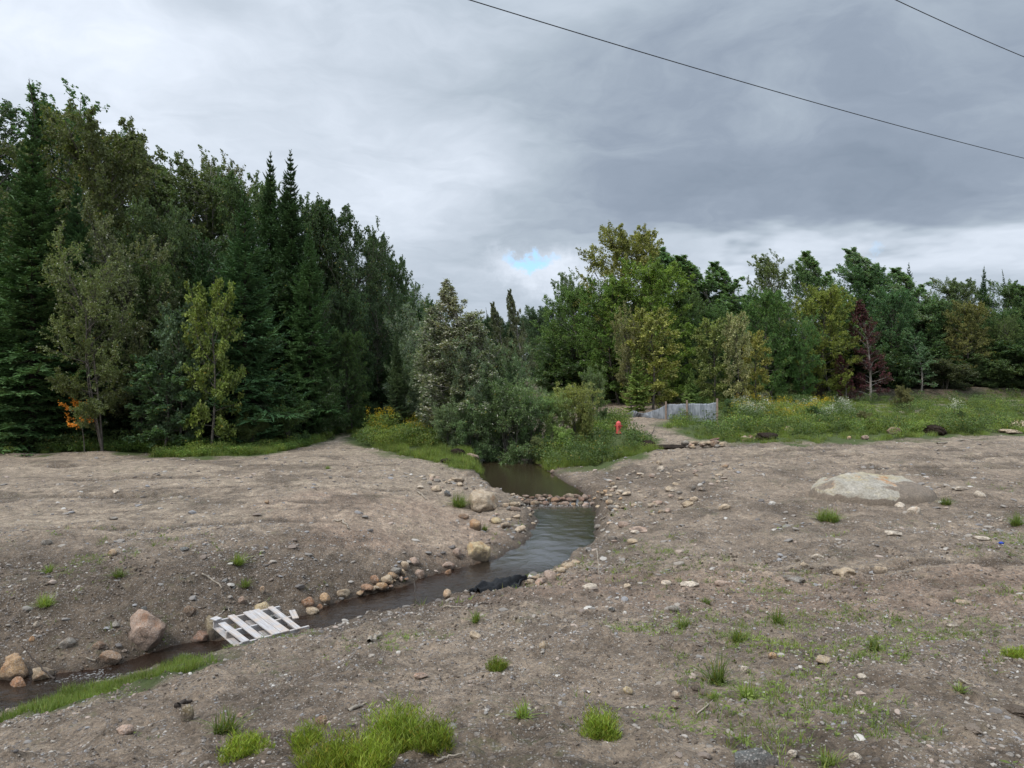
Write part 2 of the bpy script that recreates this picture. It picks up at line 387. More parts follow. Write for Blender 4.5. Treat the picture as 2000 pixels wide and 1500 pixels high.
def masks(x, y, d):
    jx = x+.5*fbm(x*1.1, y*1.1, 3, 1)*np.clip(y/14, .3, 1.5); jy = y+1.1*fbm(x*.9, y*.9, 3, 2)*np.clip(y/14, .3, 1.5)
    def zz(P, w): return 1-sstep(-w*.3, w, poly_sd(jx, jy, P))
    green = np.zeros_like(x); pink = np.zeros_like(x); dry = np.zeros_like(x); dark = np.zeros_like(x)
    vis = (np.abs(x) < 60) & (y > 1) & (y < 80)
    X, Y = x, y
    for P, w in ((Z_LEFTEDGE, .6), (Z_VERGE, .5), (Z_TRACKGRASS, .8), (Z_RBANK, .7), (Z_HYD, .5), (Z_FIELD, .9), (Z_STRIP, .25), (Z_BEHIND, .6)):
        g = np.zeros_like(x); q = vis & (x > P[:, 0].min()-2) & (x < P[:, 0].max()+2) & (y > P[:, 1].min()-3) & (y < P[:, 1].max()+3)
        jx_, jy_ = jx[q], jy[q]
        g[q] = 1-sstep(-w*.3, w, poly_sd(jx_, jy_, P)); green = np.maximum(green, g)
    green = np.maximum(green, sstep(56, 60, y))
    # pinkish compacted gravel
    e1 = ((jx+2.6)/2.6)**2+((jy-14.6)/2.6)**2
    pink = np.maximum(pink, 1-sstep(.5, 1.3, e1))
    pink = np.maximum(pink, .6*(1-sstep(.6, 1.6, np.abs(jy-(8.6-.03*x))/1.2))*sstep(-.5, 2, x))
    pink = np.maximum(pink, .6*(1-sstep(.5, 1.4, ((x-.3)/1.6)**2+((y-9.3)/1.2)**2)))
    pl = (1-sstep(-1.5, .5, x))*sstep(11.8, 13.5, y)*(1-sstep(25, 30, y+.15*x))
    dry = np.maximum(dry, pl*(.6+.4*fbm((y-.1*x)*1.2, x*.12, 3, 12)))
    rd = sstep(17, 20, y)*sstep(2.5, 6, x)
    dry = np.maximum(dry, .45*rd*(.7+.5*fbm((y+.05*x)*1.2, x*.14, 3, 13)))
    tr = sstep(25, 28, y)*(1-sstep(.5, 1.6, np.abs(x-(-6.2-.16*(y-25))-.4)))*(x < 0); dry = np.maximum(dry, .8*tr)
    # damp dark earth: lower slopes, beside the water
    ls = sstep(12.6, 11.0, y+.28*np.minimum(x, 0)*0)*(x < 0.2)*sstep(6.8, 8.2, y-.45*x*0)
    cres = sstep(.80, .66, G(X, Y))
    dark = np.maximum(dark, .9*ls*cres*sstep(.0, .3, d))
    dark = np.maximum(dark, .8*(1-sstep(.05, .5, d))*(d > 0))
    dark = np.maximum(dark, .7*sstep(.02, .4, fbm(x*.8, y*.8, 5, 10, .6)))
    rg = ruts(x, y); dark = np.maximum(dark, 1.0*np.clip(rg*1.3, 0, 1)); dry = np.maximum(dry, .9*np.clip(-rg*2.4, 0, 1))
    bl = bank_line(x); dark = np.maximum(dark, sstep(-.5, .3, y-bl)*(1-sstep(6.4, 8.0, y-bl))*sstep(6, 10, x))
    wetm = (1-sstep(.0, .16, d))
    return green, pink, np.clip(dry, 0, 1), np.clip(dark, 0, 1), wetm
mg, mp, md, mk, mw = masks(fx, fy, GD)
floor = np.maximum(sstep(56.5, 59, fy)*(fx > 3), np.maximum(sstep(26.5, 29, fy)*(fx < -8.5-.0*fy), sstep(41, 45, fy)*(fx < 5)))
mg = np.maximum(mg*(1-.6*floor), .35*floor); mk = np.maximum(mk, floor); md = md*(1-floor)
bl = bank_line(fx)
inbank = (fx > 6) & (fy > bl-.4) & (fy < bl+1.6)
mg = mg*(1-.75*sstep(.12, .45, fbm(fx*.35, fy*.7, 4, 25))*(fx > 6)*(fy > 36)*(fy < 54))
mg = np.where(inbank, mg*(.15+.5*(fbm(fx*.8, fy*.8, 2, 3) > .15)), mg)

# ------------------------------------------------------------------ materials
def material(name):
    m = bpy.data.materials.new(name); m.use_nodes = True; k = NT(m.node_tree)
    out = k.new('ShaderNodeOutputMaterial'); b = k.new('ShaderNodeBsdfPrincipled')
    k.l.new(b.outputs[0], out.inputs[0]); return m, k, b, out
def mat_ground():
    m, k, b, out = material('dirt')
    g = k.new('ShaderNodeNewGeometry').outputs['Position']
    A = k.attr('mask_a', 'Color'); sp = k.new('ShaderNodeSeparateColor'); k.put(sp.inputs[0], A)
    green, pink, dry = sp.outputs[0], sp.outputs[1], sp.outputs[2]
    B = k.attr('mask_b', 'Color'); sq = k.new('ShaderNodeSeparateColor'); k.put(sq.inputs[0], B)
    dark, wet, bed = sq.outputs[0], sq.outputs[1], sq.outputs[2]
    n1 = k.noise(g, 1.3, 5, .6); n2 = k.noise(g, 9, 5, .65); n3 = k.noise(g, 55, 4, .7)
    base = k.mix(k.rng(n1, .3, .7), (.150, .120, .098), (.30, .248, .204))
    base = k.mix(k.math('MULTIPLY', k.rng(n2, .35, .7), .5), base, (.38, .32, .268))
    n4 = k.noise(g, .55, 5, .62)
    base = k.mix(k.math('MULTIPLY', k.rng(n4, .52, .66), .55), base, (.125, .102, .084))
    base = k.mix(k.math('MULTIPLY', k.rng(n4, .46, .34), .5), base, (.40, .335, .28))
    base = k.mix(k.math('MULTIPLY', pink, .75), base, k.mix(n2, (.25, .175, .142), (.42, .31, .255)))
    base = k.mix(k.math('MULTIPLY', dry, .85), base, k.mix(k.rng(n2, .3, .7), (.30, .25, .205), (.54, .46, .38)))
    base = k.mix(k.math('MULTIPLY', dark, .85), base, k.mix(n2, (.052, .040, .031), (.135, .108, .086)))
    n5 = k.noise(g, 4.2, 7, .68, .4)
    base = k.vmath('SCALE', base, scale=k.rng(n5, .32, .68, .52, 1.4))
    n6 = k.noise(g, 26, 5, .75)
    base = k.vmath('SCALE', base, scale=k.rng(n6, .3, .7, .48, 1.5))
    base = k.vmath('MULTIPLY', base, (1.10, 1.035, .93))
    # thin sprinkling of seedlings
    sprk = k.math('MULTIPLY', k.rng(k.noise(g, .9, 4, .6), .52, .66), k.rng(n2, .52, .62))
    base = k.mix(k.math('MULTIPLY', sprk, .5), base, (.085, .11, .04))
    base = k.mix(green, base, k.mix(n2, (.045, .06, .024), (.115, .15, .045)))
    # grit
    cell = k.vor(g, 70, 'F1', 'Color'); sc = k.new('ShaderNodeSeparateColor'); k.put(sc.inputs[0], cell)
    dist = k.vor(g, 70, 'F1', 'Distance')
    grit = k.math('MULTIPLY', k.rng(sc.outputs[0], .66, .72), k.rng(dist, .55, .35))
    grit = k.math('MULTIPLY', grit, k.math('SUBTRACT', 1, green))
    gcol = k.mix(sc.outputs[1], (.12, .10, .09), (.58, .52, .46))
    base = k.mix(k.math('MULTIPLY', grit, .85), base, gcol)
    cell2 = k.vor(g, 24, 'F1', 'Color'); sc2 = k.new('ShaderNodeSeparateColor'); k.put(sc2.inputs[0], cell2)
    d2 = k.vor(g, 24, 'F1', 'Distance')
    grit2 = k.math('MULTIPLY', k.math('MULTIPLY', k.rng(sc2.outputs[0], .86, .90), k.rng(d2, .5, .36)), k.math('SUBTRACT', 1, green))
    base = k.mix(k.math('MULTIPLY', grit2, .75), base, k.mix(sc2.outputs[1], (.2, .18, .17), (.45, .4, .35)))
    base = k.mix(k.math('MULTIPLY', wet, .7), base, (.05, .036, .026))
    base = k.mix(bed, base, k.mix(k.rng(n2, .35, .65), (.04, .024, .014), (.15, .075, .035)))
    k.put(b.inputs['Base Color'], base)
    k.put(b.inputs['Roughness'], k.math('SUBTRACT', .95, k.math('MULTIPLY', wet, .5)))
    b.inputs['Specular IOR Level'].default_value = .25
    h = k.math('ADD', k.math('MULTIPLY', k.noise(g, 22, 6, .7), 1.0), k.math('MULTIPLY', n3, .45))
    h = k.math('ADD', h, k.math('MULTIPLY', grit, .25)); h = k.math('ADD', h, k.math('MULTIPLY', grit2, .5))
    k.put(b.inputs['Normal'], k.bump(h, 1.0, .055))
    return m
M_GROUND = mat_ground()

def mat_rock():
    m, k, b, out = material('granite')
    oi = k.new('ShaderNodeObjectInfo'); tc = k.new('ShaderNodeTexCoord').outputs['Object']
    geo = k.new('ShaderNodeNewGeometry').outputs['Position']
    c = oi.outputs['Color']
    n = k.noise(geo, 9, 6, .65); n2 = k.noise(geo, 60, 4, .7); v = k.vor(geo, 130, 'F1', 'Color')
    sv = k.new('ShaderNodeSeparateColor'); k.put(sv.inputs[0], v)
    col = k.mix(k.rng(n, .38, .62), k.mix(1.0, c, (.62, .58, .54), 'MULTIPLY'), c)
    col = k.mix(k.math('MULTIPLY', k.rng(sv.outputs[0], .75, .8), .45), col, (.09, .08, .075))
    col = k.mix(k.math('MULTIPLY', k.rng(sv.outputs[1], .8, .85), .4), col, (.55, .5, .46))
    col = k.mix(k.math('MULTIPLY', k.rng(k.noise(geo, 3.2, 5, .7), .56, .64), .4), col, k.mix(1.0, c, (.85, .55, .35), 'MULTIPLY'))
    # soil clinging to the lower part of each stone
    sx = k.new('ShaderNodeSeparateXYZ'); k.put(sx.inputs[0], tc)
    dirt = k.rng(k.math('ADD', sx.outputs[2], k.math('MULTIPLY', k.math('SUBTRACT', n, .5), 1.8)), -.2, .25, 1, 0)
    col = k.mix(k.math('MULTIPLY', dirt, .75), col, (.11, .09, .075))
    k.put(b.inputs['Base Color'], col); b.inputs['Roughness'].default_value = .85; b.inputs['Specular IOR Level'].default_value = .3
    k.put(b.inputs['Normal'], k.bump(k.math('ADD', n, k.math('MULTIPLY', n2, .3)), 1.0, .05))
    return m
M_ROCK = mat_rock()
def mat_pebble():
    m, k, b, out = material('pebbles')
    oi = k.new('ShaderNodeObjectInfo'); geo = k.new('ShaderNodeNewGeometry').outputs['Position']
    c = k.ramp(oi.outputs['Random'], [(0, (.13, .12, .115)), (.08, (.24, .225, .21)), (.24, (.22, .175, .145)), (.38, (.36, .32, .275)), (.54, (.30, .27, .24)), (.66, (.44, .35, .29)), (.76, (.47, .435, .39)), (.86, (.30, .30, .31)), (.96, (.60, .57, .52))], 'CONSTANT')
    c = k.mix(k.math('MULTIPLY', k.noise(geo, 60, 3, .6), .6), c, (.16, .135, .115))
    k.put(b.inputs['Base Color'], c); b.inputs['Roughness'].default_value = .85; b.inputs['Specular IOR Level'].default_value = .3
    return m
M_PEB = mat_pebble()
def mat_clod():
    m, k, b, out = material('soil_clods')
    oi = k.new('ShaderNodeObjectInfo'); geo = k.new('ShaderNodeNewGeometry').outputs['Position']
    c = k.mix(oi.outputs['Random'], (.11, .088, .07), (.22, .18, .146))
    k.put(b.inputs['Base Color'], c); b.inputs['Roughness'].default_value = .95; b.inputs['Specular IOR Level'].default_value = .1
    k.put(b.inputs['Normal'], k.bump(k.noise(geo, 90, 3, .7), .8, .01))
    return m
M_CLOD = mat_clod()

def leaf_mat(name, color=None, under=(.34, .42, .26), under_amt=.4, pale=0, autumn=.02, trans=.3, var=.5, rough=.5, under_desat=True):
    """color None: the leaf colour is the object's own colour"""
    m = bpy.data.materials.new(name); m.use_nodes = True; k = NT(m.node_tree)
    out = k.new('ShaderNodeOutputMaterial')
    oi = k.new('ShaderNodeObjectInfo'); geo = k.new('ShaderNodeNewGeometry')
    c = oi.outputs['Color'] if color is None else k.mix(0, color, color)
    r = k.attr('rnd')
    sc = k.math('ADD', 1-var*.6, k.math('MULTIPLY', r, var*1.2))
    clump = k.rng(k.noise(geo.outputs['Position'], 1.1, 3, .6), .3, .7, .72, 1.3)
    sc = k.math('MULTIPLY', sc, clump)
    if color is not None: sc = k.math('MULTIPLY', sc, k.math('ADD', .7, k.math('MULTIPLY', oi.outputs['Random'], .6)))
    col = k.mix(1.0, c, k.vmath('SCALE', (1, 1, 1), scale=sc), 'MULTIPLY')
    warm = k.rng(k.noise(geo.outputs['Position'], .55, 2, .5), .45, .75, 0, .35)
    col = k.mix(warm, col, k.mix(1.0, col, (1.25, 1.06, .7), 'MULTIPLY'))
    if autumn > 0: col = k.mix(k.math('MULTIPLY', k.rng(r, 1-autumn, 1-autumn*.9), .85), col, (.26, .19, .03))
    und = k.mix(under_amt, col, k.mix(1.0, under, k.vmath('SCALE', (1, 1, 1), scale=k.math('ADD', .35, k.math('MULTIPLY', r, .4))), 'MULTIPLY'))
    col2 = k.mix(geo.outputs['Backfacing'], col, und)
    if pale: col2 = k.mix(k.rng(k.math('FRACT', k.math('MULTIPLY', r, 7.31)), 1-pale, 1-pale+.03, 0, .85), col2, (.62, .60, .49))
    b = k.new('ShaderNodeBsdfPrincipled'); k.put(b.inputs['Base Color'], col2); b.inputs['Roughness'].default_value = rough
    b.inputs['Specular IOR Level'].default_value = .22
    t = k.new('ShaderNodeBsdfTranslucent'); k.put(t.inputs[0], k.mix(1.0, col, (1.1, 1.35, .5), 'MULTIPLY'))
    mx = k.new('ShaderNodeMixShader'); mx.inputs[0].default_value = trans
    k.l.new(b.outputs[0], mx.inputs[1]); k.l.new(t.outputs[0], mx.inputs[2]); k.l.new(mx.outputs[0], out.inputs[0])
    return m
M_LEAF = leaf_mat('broad_leaves')
M_FLUTTER = leaf_mat('wind_turned_leaves', under=(.7, .7, .58), under_amt=.6, pale=.34)
M_TURN = leaf_mat('turning_leaves', autumn=0, under_amt=0, var=.8)
M_SILVER = leaf_mat('pale_backed_leaves', pale=.05, under=(.50, .58, .38), under_amt=.5)
M_NEEDLE = leaf_mat('needles', under_amt=.15, autumn=0, trans=.08, var=.6, rough=.6)
M_GRASS = leaf_mat('grass_blades', (.18, .235, .06), under_amt=.1, autumn=.08, trans=.35)
M_HORSE = leaf_mat('horsetail_stems', (.23, .30, .05), under_amt=.0, autumn=.16, trans=.35, var=1.1)
M_FERN = leaf_mat('fern_fronds', (.11, .18, .04), under_amt=.2, autumn=.02)
M_UNDER = leaf_mat('weed_leaves', (.095, .14, .045), under_amt=.3, autumn=.03)
M_YEL = leaf_mat('yellow_flowers', (.42, .30, .02), under_amt=0, autumn=0, trans=.2, var=.3)
M_WHITE = leaf_mat('white_flowers', (.5, .5, .46), under_amt=0, autumn=0, trans=.2, var=.3)
def simple(name, col, rough=.8, spec=.3, noise=None, bump=None, metal=0):
    m, k, b, out = material(name); geo = k.new('ShaderNodeNewGeometry').outputs['Position']
    c = k.mix(0, col, col)
    if noise: c = k.mix(k.rng(k.noise(geo, noise[0], 5, .65), .3, .7), tuple(q*noise[1] for q in col), tuple(min(1, q*noise[2]) for q in col))
    k.put(b.inputs['Base Color'], c); b.inputs['Roughness'].default_value = rough; b.inputs['Specular IOR Level'].default_value = spec
    b.inputs['Metallic'].default_value = metal
    if bump: k.put(b.inputs['Normal'], k.bump(k.noise(geo, bump[0], 5, .7), 1, bump[1]))
    return m
M_BARK = simple('bark_grey', (.13, .115, .10), .9, .2, (9, .5, 1.5), (30, .02))
M_BARKP = simple('bark_pale', (.33, .30, .27), .85, .2, (7, .5, 1.3), (30, .01))
M_BARKD = simple('bark_dark', (.06, .05, .042), .95, .1, (9, .6, 1.4), (30, .02))
M_STICK = simple('dead_wood', (.36, .31, .25), .85, .2, (20, .5, 1.2), (60, .004))
M_STICKD = simple('wet_dark_wood', (.05, .038, .03), .7, .3, (20, .6, 1.4), (60, .004))
M_CABLE = simple('black_cable', (.02, .02, .022), .6)
M_HYD = simple('faded_red_paint', (.72, .13, .12), .5, .4, (14, .8, 1.2))
M_HYDD = simple('dark_red_paint', (.35, .04, .04), .5, .4)
M_CLOTH = simple('black_fabric', (.013, .014, .016), .75, .3, (12, .6, 1.6), (40, .01))
M_STAKE = simple('stake_wood', (.34, .25, .20), .85, .2, (20, .7, 1.2))
M_BLUE = simple('blue_plastic', (.02, .06, .35), .4)
M_ROOT = simple('root_earth', (.035, .026, .02), .98, .1, (8, .5, 1.8), (25, .06))

def mat_fabric():
    m, k, b, out = material('silt_fabric')
    uv = k.attr('uvw', 'Vector'); geo = k.new('ShaderNodeNewGeometry').outputs['Position']
    n = k.noise(k.vmath('MULTIPLY', geo, (9, 3, 1.6)), 1.0, 6, .65, .8)
    c = k.mix(k.rng(n, .3, .72), (.10, .12, .15), (.50, .53, .58))
    k.put(b.inputs['Base Color'], c); b.inputs['Roughness'].default_value = .55
    t = k.new('ShaderNodeBsdfTranslucent'); k.put(t.inputs[0], (.25, .28, .32)); mx = k.new('ShaderNodeMixShader'); mx.inputs[0].default_value = .25
    k.l.new(b.outputs[0], mx.inputs[1]); k.l.new(t.outputs[0], mx.inputs[2]); k.l.new(mx.outputs[0], out.inputs[0])
    return m
M_SILT = mat_fabric()
def mat_pallet():
    m, k, b, out = material('weathered_white_boards')
    tc = k.new('ShaderNodeTexCoord').outputs['Object']; oi = k.new('ShaderNodeObjectInfo').outputs['Random']
    v = k.vmath('MULTIPLY', tc, (60, 2.5, 60)); v = k.vmath('ADD', v, k.vmath('SCALE', (9, 5, 3), scale=k.math('MULTIPLY', oi, 7)))
    n = k.noise(v, 1, 5, .65); blot = k.noise(k.vmath('ADD', tc, k.vmath('SCALE', (3, 5, 7), scale=oi)), 6, 5, .6)
    c = k.mix(k.rng(n, .3, .7), (.28, .26, .25), (.56, .55, .56))
    c = k.mix(k.math('MULTIPLY', k.rng(blot, .45, .65), .7), c, (.50, .40, .32))
    c = k.mix(k.math('MULTIPLY', k.rng(k.noise(v, 2.5, 4, .7), .62, .68), .5), c, (.2, .17, .15))
    k.put(b.inputs['Base Color'], c); b.inputs['Roughness'].default_value = .85; b.inputs['Specular IOR Level'].default_value = .2
    k.put(b.inputs['Normal'], k.bump(n, .6, .003)); return m
M_PALLET = mat_pallet()
def mat_outcrop():
    m, k, b, out = material('pale_bedrock')
    g = k.new('ShaderNodeNewGeometry').outputs['Position']; cv = k.attr('dirtm')
    n = k.noise(g, 5, 6, .65); n2 = k.noise(g, 40, 4, .7)
    c = k.mix(k.rng(n, .3, .7), (.34, .30, .235), (.54, .50, .43))
    st = k.noise(k.vmath('MULTIPLY', g, (1.2, 1.2, 5)), 1.4, 5, .6)
    c = k.mix(k.math('MULTIPLY', k.rng(st, .5, .62), .7), c, (.48, .40, .24))
    c = k.mix(k.math('MULTIPLY', k.rng(k.noise(g, 2.3, 4, .6), .56, .66), k.rng(k.attr('topm'), .2, .8)), c, (.48, .26, .12))
    c = k.mix(k.rng(k.math('ADD', cv, k.math('MULTIPLY', k.math('SUBTRACT', n, .5), .9)), .42, .54), c, k.mix(n2, (.14, .11, .085), (.34, .275, .21)))
    c = k.vmath('SCALE', c, scale=k.rng(k.noise(g, 26, 5, .75), .3, .7, .65, 1.3))
    k.put(b.inputs['Base Color'], c); b.inputs['Roughness'].default_value = .85
    k.put(b.inputs['Normal'], k.bump(k.math('ADD', n, k.math('MULTIPLY', n2, .5)), 1.0, .06)); return m
M_OUT = mat_outcrop()

def mat_water():
    m = bpy.data.materials.new('brown_stream_water'); m.use_nodes = True; k = NT(m.node_tree)
    out = k.new('ShaderNodeOutputMaterial'); g = k.new('ShaderNodeNewGeometry').outputs['Position']
    flow = k.attr('flow')
    v = k.vmath('MULTIPLY', g, (1.0, .8, 0))
    h = k.math('ADD', k.noise(v, 9, 4, .55, .6), k.math('MULTIPLY', k.noise(v, 26, 3, .6), .35))
    nrm = k.bump(h, k.math('ADD', .04, k.math('MULTIPLY', flow, k.math('SUBTRACT', .5, k.math('MULTIPLY', k.attr('shine_boost'), .34)))), .025)
    gl = k.new('ShaderNodeBsdfGlossy'); gl.inputs['Roughness'].default_value = .15; k.put(gl.inputs['Normal'], nrm)
    gl.inputs[0].default_value = (1, 1, 1, 1)
    df = k.new('ShaderNodeBsdfDiffuse'); k.put(df.inputs[0], k.mix(flow, (.034, .024, .012), (.026, .018, .013)))
    tr = k.new('ShaderNodeBsdfTransparent'); tr.inputs[0].default_value = (.72, .40, .18, 1)
    m1 = k.new('ShaderNodeMixShader'); k.put(m1.inputs[0], k.attr('deep'))
    k.l.new(tr.outputs[0], m1.inputs[1]); k.l.new(df.outputs[0], m1.inputs[2])
    fr = k.new('ShaderNodeFresnel'); k.put(fr.inputs[0], k.math('ADD', 1.33, k.math('MULTIPLY', k.attr('shine_boost'), 2.8))); k.put(fr.inputs['Normal'], nrm)  # index raised above real water in the middle reach, adding brighter sky reflection
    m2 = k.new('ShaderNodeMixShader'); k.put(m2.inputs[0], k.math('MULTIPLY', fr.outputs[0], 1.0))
    k.l.new(m1.outputs[0], m2.inputs[1]); k.l.new(gl.outputs[0], m2.inputs[2])
    foam = k.new('ShaderNodeBsdfDiffuse'); foam.inputs[0].default_value = (.7, .7, .68, 1)
    m3 = k.new('ShaderNodeMixShader'); k.put(m3.inputs[0], k.math('MULTIPLY', k.attr('foam'), k.rng(k.noise(g, 30, 3, .7), .55, .62)))
    k.l.new(m2.outputs[0], m3.inputs[1]); k.l.new(foam.outputs[0], m3.inputs[2])
    k.l.new(m3.outputs[0], out.inputs[0]); return m
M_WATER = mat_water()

# ------------------------------------------------------------------ ground and stream meshes
ny, nx = GX.shape
idx = np.arange(nx*ny).reshape(ny, nx)
F = np.stack([idx[:-1, :-1], idx[:-1, 1:], idx[1:, 1:], idx[1:, :-1]], -1).reshape(-1, 4)
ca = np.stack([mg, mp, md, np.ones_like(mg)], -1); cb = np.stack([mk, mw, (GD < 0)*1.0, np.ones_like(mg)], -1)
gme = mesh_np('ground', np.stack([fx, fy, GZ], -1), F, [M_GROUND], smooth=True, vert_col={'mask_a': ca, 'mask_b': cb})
tag(obj('ground', gme), kind='structure')

def build_water():
    X, Y = np.meshgrid(np.arange(-13, 2.6, .07), np.arange(3.4, 60, .07))
    x, y = X.ravel(), Y.ravel(); d = poly_sd(x, y, POLY)
    ok = (d < .22).reshape(X.shape)
    z = water_z(x, y)
    flow = sstep(19.6, 18.6, y); 
    fl2 = 1-.55*np.exp(-((y-15)/2.5)**2)
    z = z+flow*.006*fbm(x*6, y*6, 2, 5)
    depth = np.clip(-d/.30, 0, 1)
    deep = .35+.6*depth; deep = np.where(y < 12.2, .5+.42*depth, deep); deep = np.where(y > 19.3, .55+.43*depth, deep)
    foam = np.exp(-((y-18.75)/.22)**2)*.8
    foam = np.maximum(foam, .35*(fbm(x*2.5, y*2.5, 2, 6) > .45)*(y < 9.2))
    n, mm = X.shape; idx = np.arange(n*mm).reshape(n, mm)
    f = np.stack([idx[:-1, :-1], idx[:-1, 1:], idx[1:, 1:], idx[1:, :-1]], -1)
    keep = ok[:-1, :-1] & ok[:-1, 1:] & ok[1:, 1:] & ok[1:, :-1]
    f = f[keep]
    used, inv = np.unique(f, return_inverse=True)
    V = np.stack([x, y, z], -1)[used]; f = inv.reshape(-1, 4)
    me = mesh_np('stream_water', V, f, [M_WATER], smooth=True, vert_attr={'flow': (flow*np.where(y > 13, .75, 1.0))[used], 'deep': deep[used], 'foam': foam[used], 'shine_boost': (sstep(12.6, 13.6, y)*sstep(19.3, 18.6, y))[used]})
    tag(obj('stream_water', me), kind='structure')
build_water()

# ------------------------------------------------------------------ stones
def ico(sub):
    import bmesh
    bm = bmesh.new(); bmesh.ops.create_icosphere(bm, subdivisions=sub, radius=1.0)
    V = np.array([v.co[:] for v in bm.verts]); F = np.array([[v.index for v in f.verts] for f in bm.faces]); bm.free(); return V, F
ICO = {s: ico(s) for s in (1, 2, 3, 4)}
def rock_shape(seed, sub=2, cuts=9, flat=.7, rough=.06, round_=.0):
    r = np.random.default_rng(seed); V, F = ICO[sub]; V = V.copy()
    s = np.array([1, r.uniform(.65, 1), flat*r.uniform(.8, 1.1)])
    for i in range(cuts):
        n = r.normal(size=3); n /= np.linalg.norm(n); h = r.uniform(.55, .88)+round_
        dd = V@n; over = dd > h
        V[over] -= ((dd[over]-h)*(.92))[:, None]*n
    V += rough*np.stack([vn(V[:, 0]*2.2+seed, V[:, 1]*2.2+V[:, 2]*1.7, i) for i in range(3)], -1)
    if sub > 2: V += rough*.4*np.stack([vn(V[:, 0]*6+seed, V[:, 1]*6+V[:, 2]*5, i+4) for i in range(3)], -1)
    V = V*s; m = np.abs(V).max(0); V = V/m.max()
    return V, F
ROCKV = []
for i in range(12):
    V, F = rock_shape(100+i, 2, 8+i % 5, flat=[.75, .5, .85, .4][i % 4], rough=.07, round_=[0, .08][i % 2])
    ROCKV.append(mesh_np('rock', V, F, [M_ROCK], smooth=False))
ROCKR = []
for i in range(6):
    V, F = rock_shape(300+i, 3, 14, flat=.66, rough=.10, round_=.0)
    ROCKR.append(mesh_np('rock', V, F, [M_ROCK], smooth=True))
def boulder_mesh(seed, flat=.8, cuts=16, rough=.10, round_=.0):
    V, F = rock_shape(seed, 4, cuts, flat, rough, round_); me = mesh_np('boulder', V, F, [M_ROCK], smooth=True)
    return me
C = dict(tan=(.44, .375, .29), pale=(.52, .455, .375), pink=(.42, .335, .30), grey=(.27, .27, .27), brown=(.25, .19, .145), orange=(.47, .34, .22), white=(.60, .57, .53), slate=(.13, .15, .17), redbr=(.27, .17, .13), yel=(.53, .46, .31), rust=(.36, .22, .14), olive=(.30, .27, .20))
def place_rock(px, py, wpx, hpx, col, me, name='rock', rz=None, sink=.28, tilt=(0, 0), Y=None):
    """py is the middle of the stone in the photo; width and height in photo pixels"""
    x, y, z = hit(px, py+hpx*.42) if Y is None else (*at(px, Y), float(G(*at(px, Y))))
    k = y/FP; w = wpx*k/2; h = hpx*k/2
    V = np.empty(len(me.vertices)*3, np.float32); me.vertices.foreach_get('co', V); V = V.reshape(-1, 3)
    e = np.abs(V).max(0)
    sx = w/e[0]; sz = max(h*1.25/e[2], w*.28/e[2]); sy = sx*.95
    rz = random.uniform(-.5, .5) if rz is None else rz
    o = obj(name, me, None, (x, y+w*.4, z+sz*e[2]*(1-2*sink)), (tilt[0], tilt[1], rz), (sx, sy, sz))
    c = C[col]; f = random.uniform(.88, 1.12); o.color = (c[0]*f, c[1]*f, c[2]*f, 1)
    return o
C = {a_: (min(b_[0]*1.12, .8), b_[1]*1.02, b_[2]*.88) for a_, b_ in C.items()}
